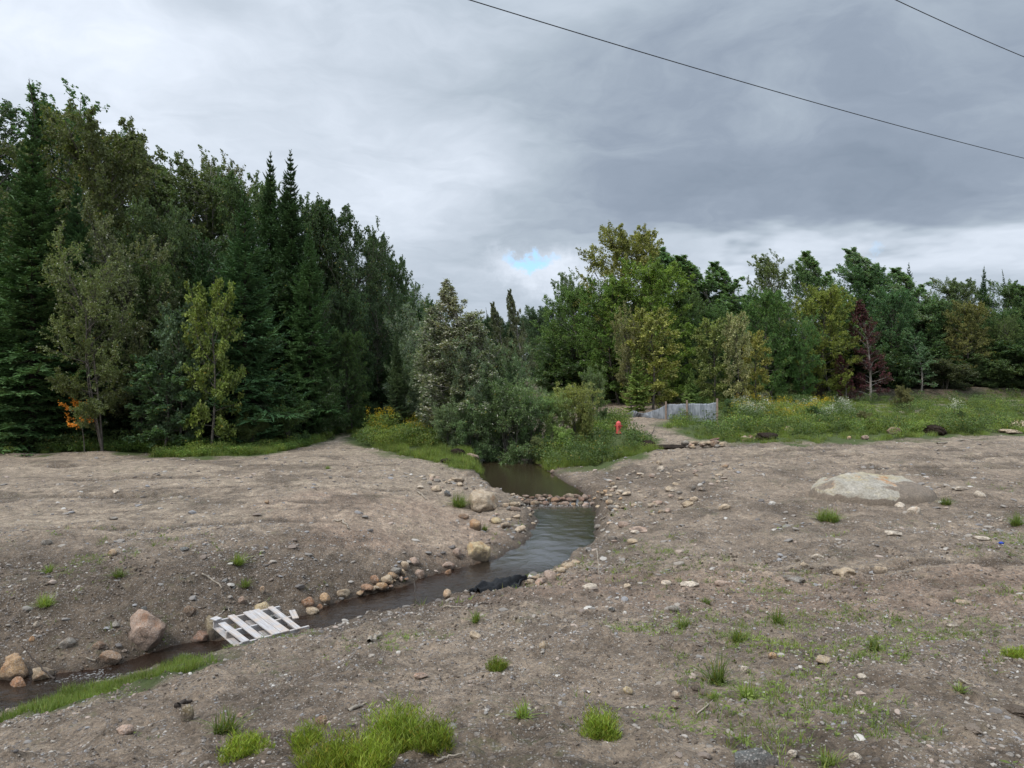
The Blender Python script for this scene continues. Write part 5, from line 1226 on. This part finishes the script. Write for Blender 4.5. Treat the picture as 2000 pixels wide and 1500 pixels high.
# far-off wood
P = []; 
for i in range(420):
    x = rt.uniform(-160, 190); y = rt.uniform(78, 170)
    P.append((x, y, float(G(x, y))-.3))
P = np.array(P); n = len(P)
s = rt.uniform(.45, .75, n); S = np.stack([s, s, s*rt.uniform(.9, 1.15, n)], -1)
M_FARN = leaf_mat('far_leaves', (.032, .056, .030), under_amt=.2, autumn=.01, trans=.2)
cms = []
for kx in ('fir_a', 'maple_a', 'fir_c', 'birch_a'):
    c = SPEC[kx][1].copy(); c.materials.clear(); c.materials.append(M_FARN); cms.append(c)
gn_scatter('distant_forest', P, np.stack([np.zeros(n), np.zeros(n), rt.uniform(0, 6.28, n)], -1), S, cms, label='far-off mixed wood reading as one dark mass', cat='forest')

# ------------------------------------------------------------------ low plants
def blades(seed, n, h, w, spread, lean=.35, segs=2, curl=.5, dome=0.0):
    r = np.random.default_rng(seed); a = r.uniform(0, 6.28, n); q0 = r.random(n)**(.5+.25*(dome > 0)); rr = spread*q0*(1+.3*np.sin(3*a+seed)*(dome > 0))
    B = np.stack([rr*np.cos(a), rr*np.sin(a), np.zeros(n)-.01], -1)
    hh = h*r.uniform(.45, 1.12, n)*(1-dome*q0**2); az = a+r.normal(size=n)*.8 if dome else r.uniform(0, 6.28, n); le = lean*r.random(n)
    D = np.stack([np.cos(az)*le, np.sin(az)*le, np.ones(n)], -1); D = unit(D); S = unit(np.stack([-np.sin(az+r.normal(size=n)), np.cos(az), 0*az], -1))
    Vs = []; W_ = [1, .8, 0.05] if segs == 2 else [1, .9, .6, .05]
    for i in range(segs+1):
        t = i/segs; c = B+D*(hh*t)[:, None]+np.stack([np.cos(az), np.sin(az), -0.5+0*az], -1)*(curl*le*hh*t*t)[:, None]
        ww = (w*W_[i]*r.uniform(.8, 1.2, n))[:, None]*.5
        Vs += [c-S*ww, c+S*ww]
    V = np.stack(Vs, 1); k = 2*(segs+1); F = []
    base = np.arange(n)*k
    for i in range(segs): F.append(np.stack([base+2*i, base+2*i+1, base+2*i+3, base+2*i+2], -1))
    F = np.concatenate(F); return V.reshape(-1, 3), F, r.random(len(F))
def leafy(seed, n, h, R, leaf, flower=None, fn=30):
    """a low weed clump: stems with small leaves, optional flower heads"""
    r = np.random.default_rng(seed); a = r.uniform(0, 6.28, n); q = r.random(n)
    z = h*q**.8; rad = R*np.sqrt(r.random(n))*(.35+.65*np.sin(np.clip(q*2.2, 0, 3.1)))
    P = np.stack([rad*np.cos(a), rad*np.sin(a), z], -1)
    D = unit(np.stack([np.cos(a), np.sin(a), .3+0*a], -1)*.7+rand_dirs(n, r)); sz = r.uniform(.6, 1.3, n)
    V, F = leaves(P, D, unit(np.array([0, 0, 1.])+.8*rand_dirs(n, r)), leaf[0]*sz, leaf[1]*sz)
    mi = np.zeros(len(F), int)
    if flower:
        k = 7; c = np.stack([r.uniform(-R, R, k)*.8, r.uniform(-R, R, k)*.8, h*r.uniform(.85, 1.2, k)], -1)
        Pf = np.repeat(c, fn, 0)+r.normal(size=(k*fn, 3))*np.array([.045, .045, .05])*flower
        V2, F2 = leaves(Pf, rand_dirs(k*fn, r), rand_dirs(k*fn, r), np.full(k*fn, .030), np.full(k*fn, .025))
        V, F = cat_vf([(V, F), (V2, F2)]); mi = np.r_[mi, np.ones(len(F2), int)]
    return V, F, r.random(len(F)), mi
def scatter_in(P, n, r, jitter=.0, gapmask=None):
    lo, hi = P.min(0), P.max(0); x = r.uniform(lo[0], hi[0], n*4); y = r.uniform(lo[1], hi[1], n*4)
    q = in_zone(x, y, P) & (G(x, y, GDg) > .03); x, y = x[q][:n], y[q][:n]
    return x, y
HYX, HYY, _ = hit(1208, 849)
def stuff(name, x, y, s0, s1, meshes, label, cat, dz=0.0, r=None):
    q = ~((y > 26.8) & (y < HYY+.6) & (np.abs(x-HYX*y/HYY) < .42)); x, y = x[q], y[q]
    r = r or np.random.default_rng(len(x)); n = len(x); s = r.uniform(s0, s1, n)
    z = G(x, y)+dz; R = np.stack([r.uniform(-.12, .12, n), r.uniform(-.12, .12, n), r.uniform(0, 6.28, n)], -1)
    return gn_scatter(name, np.stack([x, y, z], -1), R, np.stack([s, s, s*r.uniform(.8, 1.15, n)], -1), meshes, label=label, cat=cat)
def bl_mesh(seed, *a, mat=M_GRASS, **kw):
    V, F, rn = blades(seed, *a, **kw); return mesh_np('tuft', V, F, [mat], face_attr={'rnd': rn})
GRASS = [bl_mesh(900+i, 70, .22, .008, .16, .6) for i in range(4)]
def lf_mesh(seed, n, h, R, leaf, mat, fmat=None, flower=None, fn=30):
    V, F, rn, mi = leafy(seed, n, h, R, leaf, flower, fn); return mesh_np('clump', V, F, [mat]+([fmat] if fmat else []), face_attr={'rnd': rn}, mat_idx=mi)
WEED = [lf_mesh(920+i, 260, .55, .38, (.075, .035), M_UNDER) for i in range(4)]
WEEDL = [lf_mesh(925+i, 260, .5, .36, (.07, .035), M_GRASS) for i in range(2)]
GOLD = [lf_mesh(930+i, 300, .75, .4, (.08, .025), M_GRASS, M_YEL, 1.0, fn=10) for i in range(3)]
ASTER = [lf_mesh(940+i, 300, .8, .4, (.08, .028), M_UNDER, M_WHITE, 1.0, fn=9) for i in range(3)]
FERN = [lf_mesh(950+i, 200, .35, .42, (.12, .035), M_FERN) for i in range(3)]
r = np.random.default_rng(77)
xs_, ys_ = [], []
for P, n in ((Z_VERGE, 1500), (Z_TRACKGRASS, 2200), (Z_RBANK, 1600), (Z_HYD, 260), (Z_FIELD, 7000), (Z_LEFTEDGE, 900)):
    x, y = scatter_in(P, n, r)
    q = fbm(x*.8, y*.8, 3, 3) > -.28+.25*(P is Z_FIELD); xs_.append(x[q]); ys_.append(y[q])
xq, yq = scatter_in(Z_STRIP, 700, r); q = sstep(-.3, .3, fbm(xq*1.4, yq*1.4, 3, 3)) > r.random(len(xq)); stuff('bank_grass', xq[q], yq[q], .22, .5, GRASS, 'short bright green grass along the edge of the near bank', 'grass')
xv, yv = scatter_in(Z_VERGE, 500, r); stuff('verge_weeds', xv, yv, .25, .7, WEEDL+FERN, 'bright weeds and grass on the verge between dirt and left wood', 'weeds')
stuff('grass', np.concatenate(xs_), np.concatenate(ys_), .55, 1.25, GRASS, 'bright green grass along banks, verges and field', 'grass')
x1, y1 = scatter_in(Z_LEFTEDGE, 520, r); x2, y2 = scatter_in(Z_BEHIND, 160, r); x3, y3 = scatter_in(Z_FIELD, 420, r)
q = y3 > 27.5
x4, y4 = scatter_in(Z_RBANK, 110, r)
stuff('undergrowth', np.r_[x1, x2, x3[q], x4], np.r_[y1, y2, y3[q], y4], .5, 1.25, WEED+WEEDL[:1], 'mixed leafy weeds under the trees and over the field', 'weeds')
x, y = scatter_in(zone([(80, 885), (400, 879), (380, 868), (240, 872), (90, 878)], ), 130, r)
stuff('ferns', x, y, .5, 1.0, FERN, 'low bright green ferns along the foot of the left wood', 'ferns')
xf, yf = scatter_in(Z_FIELD, 1500, r); q = ((yf < 36) & (xf/yf < .50))|(r.random(len(yf)) < .12); q &= fbm(xf*.7, yf*.7, 3, 8) > -.25
stuff('tall_weeds', xf[q], yf[q], .35, 1.05, WEED+WEEDL+WEEDL+FERN[:1], 'rank mixed weeds along the front of the green field', 'weeds')
# flower patches
def patch(px0, px1, Y0, Y1, n):
    px = r.uniform(px0, px1, n); Y = r.uniform(Y0, Y1, n); return (px-1000)/FP*Y, Y
xa, ya = patch(1440, 1660, 31, 37.5, 80); xb, yb = patch(1430, 1620, 31.5, 37, 95); xc, yc = patch(725, 850, 27.5, 31.5, 60); xd, yd = patch(1150, 1230, 30, 36, 40)
stuff('white_asters', np.r_[xa], np.r_[ya], .8, 1.25, ASTER+WEED[:1]+WEEDL[:1], 'patch of white wild asters in the green field', 'flowers')
stuff('goldenrod', np.r_[xb, xc], np.r_[yb, yc], .7, 1.25, GOLD+WEEDL[:2], 'yellow goldenrod in the field and left of the stream thicket', 'flowers')
stuff('green_weeds', np.r_[xd, patch(1440, 1950, 29, 31.5, 160)[0], patch(720, 860, 26.5, 30, 90)[0]], np.r_[yd, patch(1440, 1950, 29, 31.5, 160)[1]*0+r.uniform(29, 31.5, 160), r.uniform(26.5, 30, 90)], .6, 1.2, WEEDL+WEED[:1], 'light green weeds by the field edge and on the left bank', 'weeds')
# seedlings in the bare foreground
SPR = [bl_mesh(960+i, 9, .07, .0045, .03, .9, mat=M_GRASS) for i in range(3)]+[lf_mesh(965+i, 7, .03, .03, (.03, .013), M_GRASS) for i in range(2)]
n = 42000; x = r.uniform(-6.5, 8.5, n); y = 2.5+9.5*r.random(n)**1.2
q = (np.abs(x) < .75*y+.4) & (G(x, y, GDg) > .05) & (sstep(.05, .55, fbm(x*.75+9, y*.75, 4, 27, .6)) > r.random(n)*.9); x, y = x[q], y[q]
stuff('seedlings', x, y, .4, 1.3, SPR, 'sparse green seedlings coming up through the bare dirt', 'seedlings'); print('seedl', len(x))
n = 1500; x = r.uniform(-10, 12, n); y = r.uniform(9, 17, n)
q = (G(x, y, GDg) > .05) & (sstep(.1, .55, fbm(x*.75, y*.75, 4, 28, .6)) > r.random(n)) & (G(x, y, md.reshape(GX.shape)) < .3); x, y = x[q], y[q]
stuff('seedlings_far', x, y, .9, 2.2, SPR, 'thin grass sprouts on the slopes beside the stream', 'seedlings')

# foreground tufts, each a thing
def tuft(px, py, wpx, hpx, label, kind='horsetail', dens=1.0, cat='horsetail', seed=0):
    x, y, z = hit(px, py); k = y/FP; R = wpx*k/2; h = hpx*k
    if kind == 'horsetail':
        n = int(min(520, 1050*dens*R*h/.035)); n = max(n, 50)
        V1, F1, r1 = blades(seed+3000, n, h, .0025+h*.004, R, .55, curl=.5, dome=.62)
        rr = np.random.default_rng(seed); m = n*7; s = rr.integers(0, n, m); V1r = V1.reshape(n, 6, 3); t = rr.random(m)
        c = np.where((t < .5)[:, None], V1r[s, 0]*(1-2*t[:, None])+V1r[s, 2]*2*t[:, None], V1r[s, 2]*(2-2*t[:, None])+V1r[s, 4]*(2*t[:, None]-1))
        D = unit(rand_dirs(m, rr)*np.array([1, 1, .25])+np.array([0, 0, .9])); V2, F2 = leaves(c, D, rand_dirs(m, rr), np.full(m, h*.22), np.full(m, .0028+h*.003))
        V, F = cat_vf([(V1, F1), (V2, F2)]); rn = np.r_[r1, rr.random(len(F2))]
        me = mesh_np('horsetail_clump', V, F, [M_HORSE], face_attr={'rnd': rn})
    else:
        n = int(max(26, 260*dens*R/.2)); V, F, rn = blades(seed+4000, n, h*1.15, .006+h*.012, R*.55, .95, segs=3, curl=.9)
        me = mesh_np('grass_tuft', V, F, [M_GRASS], face_attr={'rnd': rn})
    o = obj('horsetail_clump' if kind == 'horsetail' else 'grass_tuft', me, None, (x, y, z)); tag(o, label, cat if kind == 'horsetail' else 'grass tuft'); return o
T = [(775, 1462, 110, 96, 'tallest bright green horsetail clump in the middle of the bottom foreground', 'horsetail'),
     (848, 1460, 70, 62, 'right shoulder of the bright green horsetail growth', 'horsetail'),
     (650, 1508, 110, 80, 'horsetail patch left of the tallest clump at the bottom edge', 'horsetail'),
     (725, 1512, 80, 78, 'horsetail patch directly below the tallest clump at the bottom edge', 'horsetail'),
     (598, 1465, 50, 60, 'thin horsetail clump up and left of the bottom patches', 'horsetail'),
     (478, 1468, 85, 45, 'low wide horsetail clump on the path edge in the lower left', 'horsetail'),
     (440, 1430, 70, 45, 'grassy clump above the low wide horsetail in the lower left', 'grass'),
     (1170, 1440, 62, 62, 'lone upright horsetail clump in the centre foreground', 'horsetail'),
     (1198, 1448, 30, 22, 'small horsetail sprig leaning on the lone upright clump', 'horsetail'),
     (972, 1310, 34, 32, 'small deep green tuft on the near ground left of centre', 'horsetail'),
     (1020, 1400, 36, 34, 'loose grass tuft right of the tallest horsetail clump', 'grass'),
     (1400, 1338, 44, 58, 'tall thin grass tuft above the two dark soil clods', 'grass'),
     (1335, 1228, 42, 26, 'grass tuft on the edge of the pink gravel', 'grass'),
     (1520, 1218, 32, 34, 'grass tuft growing beside a small hole in the right foreground', 'grass'),
     (1445, 1252, 50, 24, 'broad short grass tuft in the right foreground', 'grass'),
     (1710, 1270, 34, 26, 'grass tuft in a shallow hollow of the right foreground', 'grass'),
     (1985, 1285, 40, 28, 'thick grass tuft cut by the right edge of the picture', 'horsetail'),
     (1378, 1178, 34, 12, 'low dark green tuft on the pink gravel track', 'grass'),
     (1618, 1018, 72, 26, 'broad fresh green grass clump below the bedrock hump', 'grass'),
     (1848, 987, 30, 16, 'small bright tuft right of the bedrock hump', 'grass'),
     (1985, 1028, 30, 28, 'sparse weed tuft at the right edge beside the tracks', 'grass'),
     (465, 1104, 30, 26, 'bright tuft at the top of the left slope', 'grass'),
     (232, 1128, 26, 22, 'light green tuft high on the left slope', 'grass'),
     (88, 1186, 34, 28, 'weedy tuft on the left slope near the edge', 'grass'),
     (95, 1120, 22, 20, 'small faded tuft high on the left slope near the edge', 'grass'),
     (478, 1150, 26, 18, 'spiky tuft on the slope above the pallet', 'grass'),
     (897, 990, 40, 30, 'green weeds on the bank left of the large pale boulder', 'grass'),
     (946, 1037, 15, 14, 'bright green moss-like tuft beside the upright orange-tan block', 'grass'),
     (930, 1215, 26, 26, 'grass tuft above the pale round stone on the near bank', 'grass'),
     (1875, 1350, 28, 24, 'grass tuft in the far right foreground', 'grass'),
     (1620, 1495, 60, 34, 'leafy tuft at the bottom edge right of the white blocky stone', 'grass'),
     (640, 916, 14, 7, 'tiny green tuft alone on the left plateau', 'grass'),
     (1395, 1365, 40, 20, 'low grass sprouts right of the two dark soil clods', 'grass'),
     (1460, 1365, 50, 36, 'sparse grass sprouts in the middle of the right foreground', 'grass'),
     (515, 1190, 24, 9, 'moss cap growing on the yellow stone behind the pallet', 'grass')]
for i, (a, b, w, h, lab, kd) in enumerate(T):
    o = tuft(a, min(b, 1512), w, h, lab, kd, seed=i)
# ------------------------------------------------------------------ wooden pallet
def pallet():
    c = Vector((-3.05, 9.02, .36)); az = math.radians(41)
    e = empty('wooden_pallet', c, (0, 0, 0), (.83, .83, .83)); tag(e, 'broken whitewashed wooden pallet lying across the narrow stream', 'pallet')
    R0 = Euler((0, 0, az)).to_matrix() @ Euler((math.radians(3), math.radians(-1), 0)).to_matrix(); e.rotation_euler = R0.to_euler()
    # local x along the stringers, y along the deck boards
    def part(name, cx, cy, cz, sx, sy, sz, rz=0, label=None, rx=0):
        V, F = box((0, 0, 0), (sx, sy, sz))
        me = mesh_np(name, V, F, [M_PALLET]); o = obj(name, me, e, (cx, cy, cz), (rx, 0, rz)); 
        bv = o.modifiers.new('edge', 'BEVEL'); bv.width = .003; bv.segments = 1
        if label: o['label'] = label
        return o
    Ls, Lb = 1.02, 1.08
    for cy in (-.50, 0, .50): part('stringer', 0, cy, 0, Ls, .038, .095)
    zt = .0475+.0105
    for cx, w, ln, cy, rz in ((-.44, .10, .86, -.10, .03), (-.235, .10, Lb, 0, .01), (.005, .125, Lb, 0, 0), (.135, .12, Lb, 0, .008), (.345, .085, Lb, -.02, -.03)):
        part('deck_board', cx, cy, zt, w, ln, .02, rz)
    part('deck_board', -.475, .49, zt+.022, .11, .13, .02, .3, 'short broken stub of a deck board')
    part('deck_board', .50, -.02, zt+.012, .09, .26, .02, -.2, 'splintered end of a broken deck board', .15)
    for cx in (-.46, .0, .44): part('bottom_board', cx, 0, -zt, .10, Lb, .02)
pallet()

# ------------------------------------------------------------------ fire hydrant
def hydrant():
    x, y, z = hit(1208, 849); e = empty('fire_hydrant', (x, y, z+.04), (0, 0, .15)); tag(e, 'faded red fire hydrant standing in weeds beside the dirt path', 'fire hydrant')
    s = .54/.75; e.scale = (s*1.1, s*1.1, s*.92)
    obj('barrel', mesh_np('barrel', *lathe([(0, 0), (.15, 0), (.15, .03), (.125, .035), (.125, .30), (.135, .32), (.135, .56), (.135, .565), (.135, .60), (.0, .60)], 24), [M_HYD], smooth=False), e)
    obj('bonnet', mesh_np('bonnet', *lathe([(.0, .602), (.125, .602), (.125, .64), (.105, .70), (.06, .74), (.03, .75), (.03, .79), (0, .79)], 24), [M_HYD], smooth=False), e)
    for rot, rr, off in (((PI/2, 0, 0), .075, (0, -.10, .45)), ((PI/2, 0, PI/2), .055, (.10, 0, .46)), ((PI/2, 0, -PI/2), .055, (-.10, 0, .46))):
        m = mesh_np('nozzle_cap', *lathe([(0, 0), (rr*.8, 0), (rr*.8, .05), (rr, .052), (rr, .10), (rr*.45, .105), (rr*.45, .13), (0, .13)], 18), [M_HYDD], smooth=False)
        obj('nozzle_cap', m, e, off, rot)
hydrant()

# ------------------------------------------------------------------ silt fence
def silt_fence():
    pts = [(1191, 791, 801, 37), (1214, 802, 807, 37), (1237, 794, 808, 36.6), (1257, 804, 811, 36.2), (1300, 784, 812, 35.2), (1341, 787, 821, 34.4), (1400, 785, 828, 33.6)]
    W3 = []
    for px, pt, pb, Y in pts:
        x, y = at(px, Y); g = float(G(x, y)); h = (pb-pt)/FP*Y
        W3.append((x, y, g, h))
    e = empty('silt_fence', (W3[4][0], W3[4][1], W3[4][2])); tag(e, 'sagging grey silt fence on wooden stakes, fallen over at its left end', 'fence')
    o0 = Vector(e.location)
    for i in range(len(W3)-1):
        a, b = W3[i], W3[i+1]; n, m = 44, 16; u, v = np.meshgrid(np.linspace(0, 1, n), np.linspace(0, 1, m))
        x = a[0]+(b[0]-a[0])*u; y = a[1]+(b[1]-a[1])*u; g = G(x, y)
        h = a[3]+(b[3]-a[3])*u; up = i >= 3
        sag = (.035 if i >= 4 else .10)*np.sin(u*PI)*h
        z = g-.02+(h-sag+.02)*v
        fold = .07*vn(u*9+2*v*(1 if i % 2 else -1)+9*i, v*1.5+u, i)*np.sin(u*PI)**.5
        fold = fold*.7+.02*vn(u*5+i, v*3, 3)
        if not up: fold = fold+.25*(1-v)*1.0*np.sin(u*3)
        V = np.stack([x, y+fold-.03*np.sin(v*PI)*np.sin(u*PI), z], -1).reshape(-1, 3)-np.array(o0)
        idx = np.arange(n*m).reshape(m, n); F = np.stack([idx[:-1, :-1], idx[:-1, 1:], idx[1:, 1:], idx[1:, :-1]], -1).reshape(-1, 4)
        o = obj('fabric_panel', mesh_np('fabric_panel', V, F, [M_SILT], smooth=True), e)
        if not up: o['label'] = 'collapsed dark length of fabric'
        sm = o.modifiers.new('thickness', 'SOLIDIFY'); sm.thickness = .006
    for i in (4, 5, 6):
        x, y, g, h = W3[i]; V, F = box((x, y-.06, g+h*.5+.03), (.075, .05, h+.26)); 
        obj('stake', mesh_np('stake', V-np.array(o0), F, [M_STAKE]), e)
silt_fence()

# ------------------------------------------------------------------ black fabric by the stream
def black_cloth():
    a = np.array(hit(928, 1160)); b = np.array(hit(1028, 1134)); n, m = 70, 26
    u, v = np.meshgrid(np.linspace(0, 1, n), np.linspace(-1, 1, m)); ax = b-a; L = np.linalg.norm(ax[:2]); d = ax[:2]/L; p = np.array([-d[1], d[0]])
    w = .17*(np.sin(np.clip(u*1.1+.08, 0, 1)*PI)**.6)+.03
    x = a[0]+d[0]*L*u+p[0]*w*v; y = a[1]+d[1]*L*u+p[1]*w*v
    z = np.maximum(G(x, y), water_z(x, y))+.015+.10*(1-v**2)*np.sin(np.clip(u, 0.03, 1)*PI)**.5+.035*np.sin(v*9+u*4+2*vn(u*6, v*2, 1))+.03*vn(u*9, v*4, 2)
    idx = np.arange(n*m).reshape(m, n); F = np.stack([idx[:-1, :-1], idx[:-1, 1:], idx[1:, 1:], idx[1:, :-1]], -1).reshape(-1, 4)
    o = obj('black_fabric', mesh_np('black_fabric', np.stack([x, y, z], -1).reshape(-1, 3), F, [M_CLOTH], smooth=True))
    s = o.modifiers.new('thickness', 'SOLIDIFY'); s.thickness = .008
    tag(o, 'crumpled black fabric lying on the near shore of the stream', 'fabric')
black_cloth()

# ------------------------------------------------------------------ cables
def cable(p0, p1, h, sag, rad, label):
    A = np.array([(p0[0]-1000)/FP, 1, (HZ-p0[1])/FP]); B = np.array([(p1[0]-1000)/FP, 1, (HZ-p1[1])/FP])
    A = A*h/A[2]; B = B*h/B[2]; t = np.linspace(-1.2, 2.0, 120)[:, None]
    P = A*(1-t)+B*t; P[:, 2] += CZ+sag*((t[:, 0]-.5)**2-.25)
    o = obj('overhead_cable', mesh_np('overhead_cable', *tubes(P[None], np.full((1, 120), rad), 6), [M_CABLE], smooth=True)); tag(o, label, 'cable')
cable((918, 0), (2000, 309), 8.5, .50, .012, 'long black overhead cable sagging across the sky from top centre to the right edge')
cable((1750, 0), (2000, 111), 9.5, .10, .011, 'short run of black overhead cable crossing the top right corner')

# ------------------------------------------------------------------ sticks, roots, clods and scraps
def stick(pxs, rad, mat, label, lift=.01, name='stick', cat='stick', rise=None):
    P = []
    for i, (a, b) in enumerate(pxs):
        x, y, z = hit(a, b); P.append((x, y, max(z, float(water_z(x, y)))+lift+(rise[i] if rise else 0)))
    P = np.array(P); t = np.linspace(0, 1, len(P)); tt = np.linspace(0, 1, 10); Q = np.stack([np.interp(tt, t, P[:, k]) for k in range(3)], -1)
    Q += np.random.default_rng(int(pxs[0][0])).normal(size=Q.shape)*rad*.5
    o = obj(name, mesh_np(name, *tubes(Q[None], (rad*np.linspace(1, .45, 10))[None], 6), [mat], smooth=True)); tag(o, label, cat)
stick([(718, 1258), (735, 1250), (742, 1241)], .022, M_STICK, 'short bleached curved stick on the near bank', .02)
stick([(815, 963), (826, 970), (832, 978)], .02, M_STICK, 'pale curved stick on the plateau left of the large pale boulder', .02)
stick([(847, 992), (858, 999)], .012, M_STICK, 'thin twig on the pinkish mound', .02)
stick([(655, 1019), (668, 1021), (678, 1028), (680, 1038)], .02, M_STICK, 'bent pale root on the upper left slope', .03)
stick([(395, 1125), (410, 1135), (430, 1145), (432, 1155)], .014, M_STICK, 'thin forked root trailing down the left slope', .02)
stick([(868, 1188), (910, 1191)], .010, M_STICK, 'thin straw-coloured stick on the near shore', .01)
stick([(925, 1183), (955, 1180)], .012, M_STICKD, 'dark wet twig on the near shore below the black fabric', .01)
stick([(685, 1390), (712, 1376)], .014, M_STICK, 'weathered splinter of wood above the left horsetail patch', .01)
stick([(342, 1384), (372, 1372)], .022, M_STICKD, 'dark rotten board fragment beside the upright brown stone', .01)
stick([(855, 1492), (905, 1476)], .006, M_STICK, 'thin dry stem on the ground right of the horsetail growth', .01)
stick([(1360, 1400), (1385, 1385), (1392, 1370)], .005, M_STICK, 'thin dry curled stem below the two soil clods', .01)
stick([(1838, 1288), (1860, 1302)], .006, M_STICK, 'thin dark twig in the right foreground', .01)
stick([(1875, 1330), (1905, 1345)], .008, M_STICK, 'pale twig near the right edge of the foreground', .01)
stick([(700, 901), (730, 906), (780, 912)], .014, M_STICK, 'long pale dry branch lying on the plateau beside the grass', .02)
stick([(1830, 868), (1900, 859), (1950, 857)], .03, M_STICK, 'long pale branch lying along the far road edge', .03)
stick([(810, 1176), (812, 1189)], .014, M_STICKD, 'short dark snag sticking out of the stream', .04, rise=[.10, 0])
stick([(1166, 1110), (1170, 1135)], .008, M_STICK, 'thin pale stem standing by the near shore', .02, rise=[.25, 0])
stick([(106, 1358), (75, 1330), (42, 1300)], .012, M_STICKD, 'long dark thin branch leaning over the stream at the left edge', .05, rise=[0, .1, .15])
stick([(185, 1300), (170, 1294), (168, 1290)], .008, M_STICK, 'forked wet twig caught on the wet brown stone', .03)
stick([(1195, 1008), (1178, 1014), (1170, 1020)], .02, M_STICK, 'tangle of tan driftwood at the right shore', .03)
stick([(418, 1215), (446, 1190), (448, 1200)], .012, M_STICK, 'dry stalk behind the left corner of the pallet', .03)
stick([(1270, 866), (1280, 850)], .02, M_STICKD, 'dark root poking out of the overturned root mass', .05, rise=[.1, .35])
def clod(px, py, w, h, label, mat=M_ROOT, cat='soil clod', name='soil_clod', seed=1):
    x, y, z = hit(px, py+h*.4); k = y/FP; V, F = ICO[4]; V = V.copy()
    nn = .35*np.stack([fbm(V[:, 0]*2+seed, V[:, 1]*2+V[:, 2]*2, 4, i, .65) for i in range(3)], -1); V = V+nn
    o = obj(name, mesh_np(name, V, F, [mat]), None, (x, y+w*k*.2, z+h*k*.25), (0, 0, seed), (w*k/2, w*k*.4, h*k/2)); tag(o, label, cat)
clod(1266, 868, 34, 20, 'overturned black root mass on the grass right of the hydrant', name='root_mass', cat='root mass', seed=2)
clod(1310, 873, 60, 9, 'long heap of dark earth left of the rubble pile', name='earth_heap', cat='earth heap', seed=3)
clod(1500, 852, 48, 16, 'dark earth heap under the pink boulder', name='earth_heap', cat='earth heap', seed=4)
clod(1830, 840, 46, 24, 'dark upturned roots at the front of the field', name='root_mass', cat='root mass', seed=5)
clod(893, 884, 28, 20, 'dark root ball at the left head of the pool', name='root_mass', cat='root mass', seed=6)
clod(800, 862, 28, 8, 'dark lump of torn sod on the grass left of the stream', name='sod_lump', cat='sod', seed=7)
clod(870, 900, 26, 9, 'torn dark sod near the edge of the grass bank', name='sod_lump', cat='sod', seed=8)
clod(1361, 1346, 17, 13, 'upper of two dark crumbly soil clods in the foreground', M_CLOD, seed=9)
clod(1376, 1353, 18, 14, 'lower of two dark crumbly soil clods in the foreground', M_CLOD, seed=10)
clod(1905, 1425, 34, 16, 'rough brown soil clod at the right of the foreground', M_CLOD, seed=11)
clod(1990, 1390, 44, 22, 'large brown soil clod at the right edge', M_CLOD, seed=12)
clod(1957, 1062, 11, 5, 'small scrap of blue plastic on the dirt at the right', M_BLUE, 'plastic scrap', 'plastic_scrap', 13)

# plants that stand out singly
def single_plant(px, py, hpx, label, mat, fmat, name, cat, fcol=None, seed=1, R=.25):
    x, y, z = hit(px, py); h = hpx*y/FP; V, F, rn, mi = leafy(seed, 160, h, R, (.09, .03), 1.6, 40)
    lv = mi == 0
    e = empty(name, (x, y, z)); tag(e, label, cat)
    def sub(nm, sel, m):
        f = F[sel]; used, inv = np.unique(f, return_inverse=True); obj(nm, mesh_np(nm, V[used], inv.reshape(-1, 4), [m], face_attr={'rnd': rn[sel]}), e)
    sub('leaves', lv, mat); sub('flowers', ~lv, fmat)
single_plant(1868, 838, 46, 'tall weed with white fluffy plumes standing above the field edge', M_UNDER, M_WHITE, 'plumed_weed', 'plant', seed=5)
single_plant(1493, 815, 40, 'white aster standing tallest in the flower patch', M_UNDER, M_WHITE, 'aster_plant', 'plant', seed=6)
single_plant(657, 835, 56, 'tall yellow-flowered weed at the left side of the track', M_UNDER, M_YEL, 'goldenrod_plant', 'plant', seed=7, R=.2)
# young maple with turning leaves
species('turning_sapling', decid(61, 1.9, .75, .52, 8, 4, 4, 5, (.08, .065), .25, .6, 'oval', trunk_r=.018), M_TURN, M_BARK, 1.9)
NAMES['turning'] = 'maple_sapling'
e = tree('turning_sapling', 165, 24.6, 775, (.42, .17, .03), 'small maple sapling with bright orange autumn leaves in front of the left wood', .95)
print('done objects', len(bpy.data.objects))
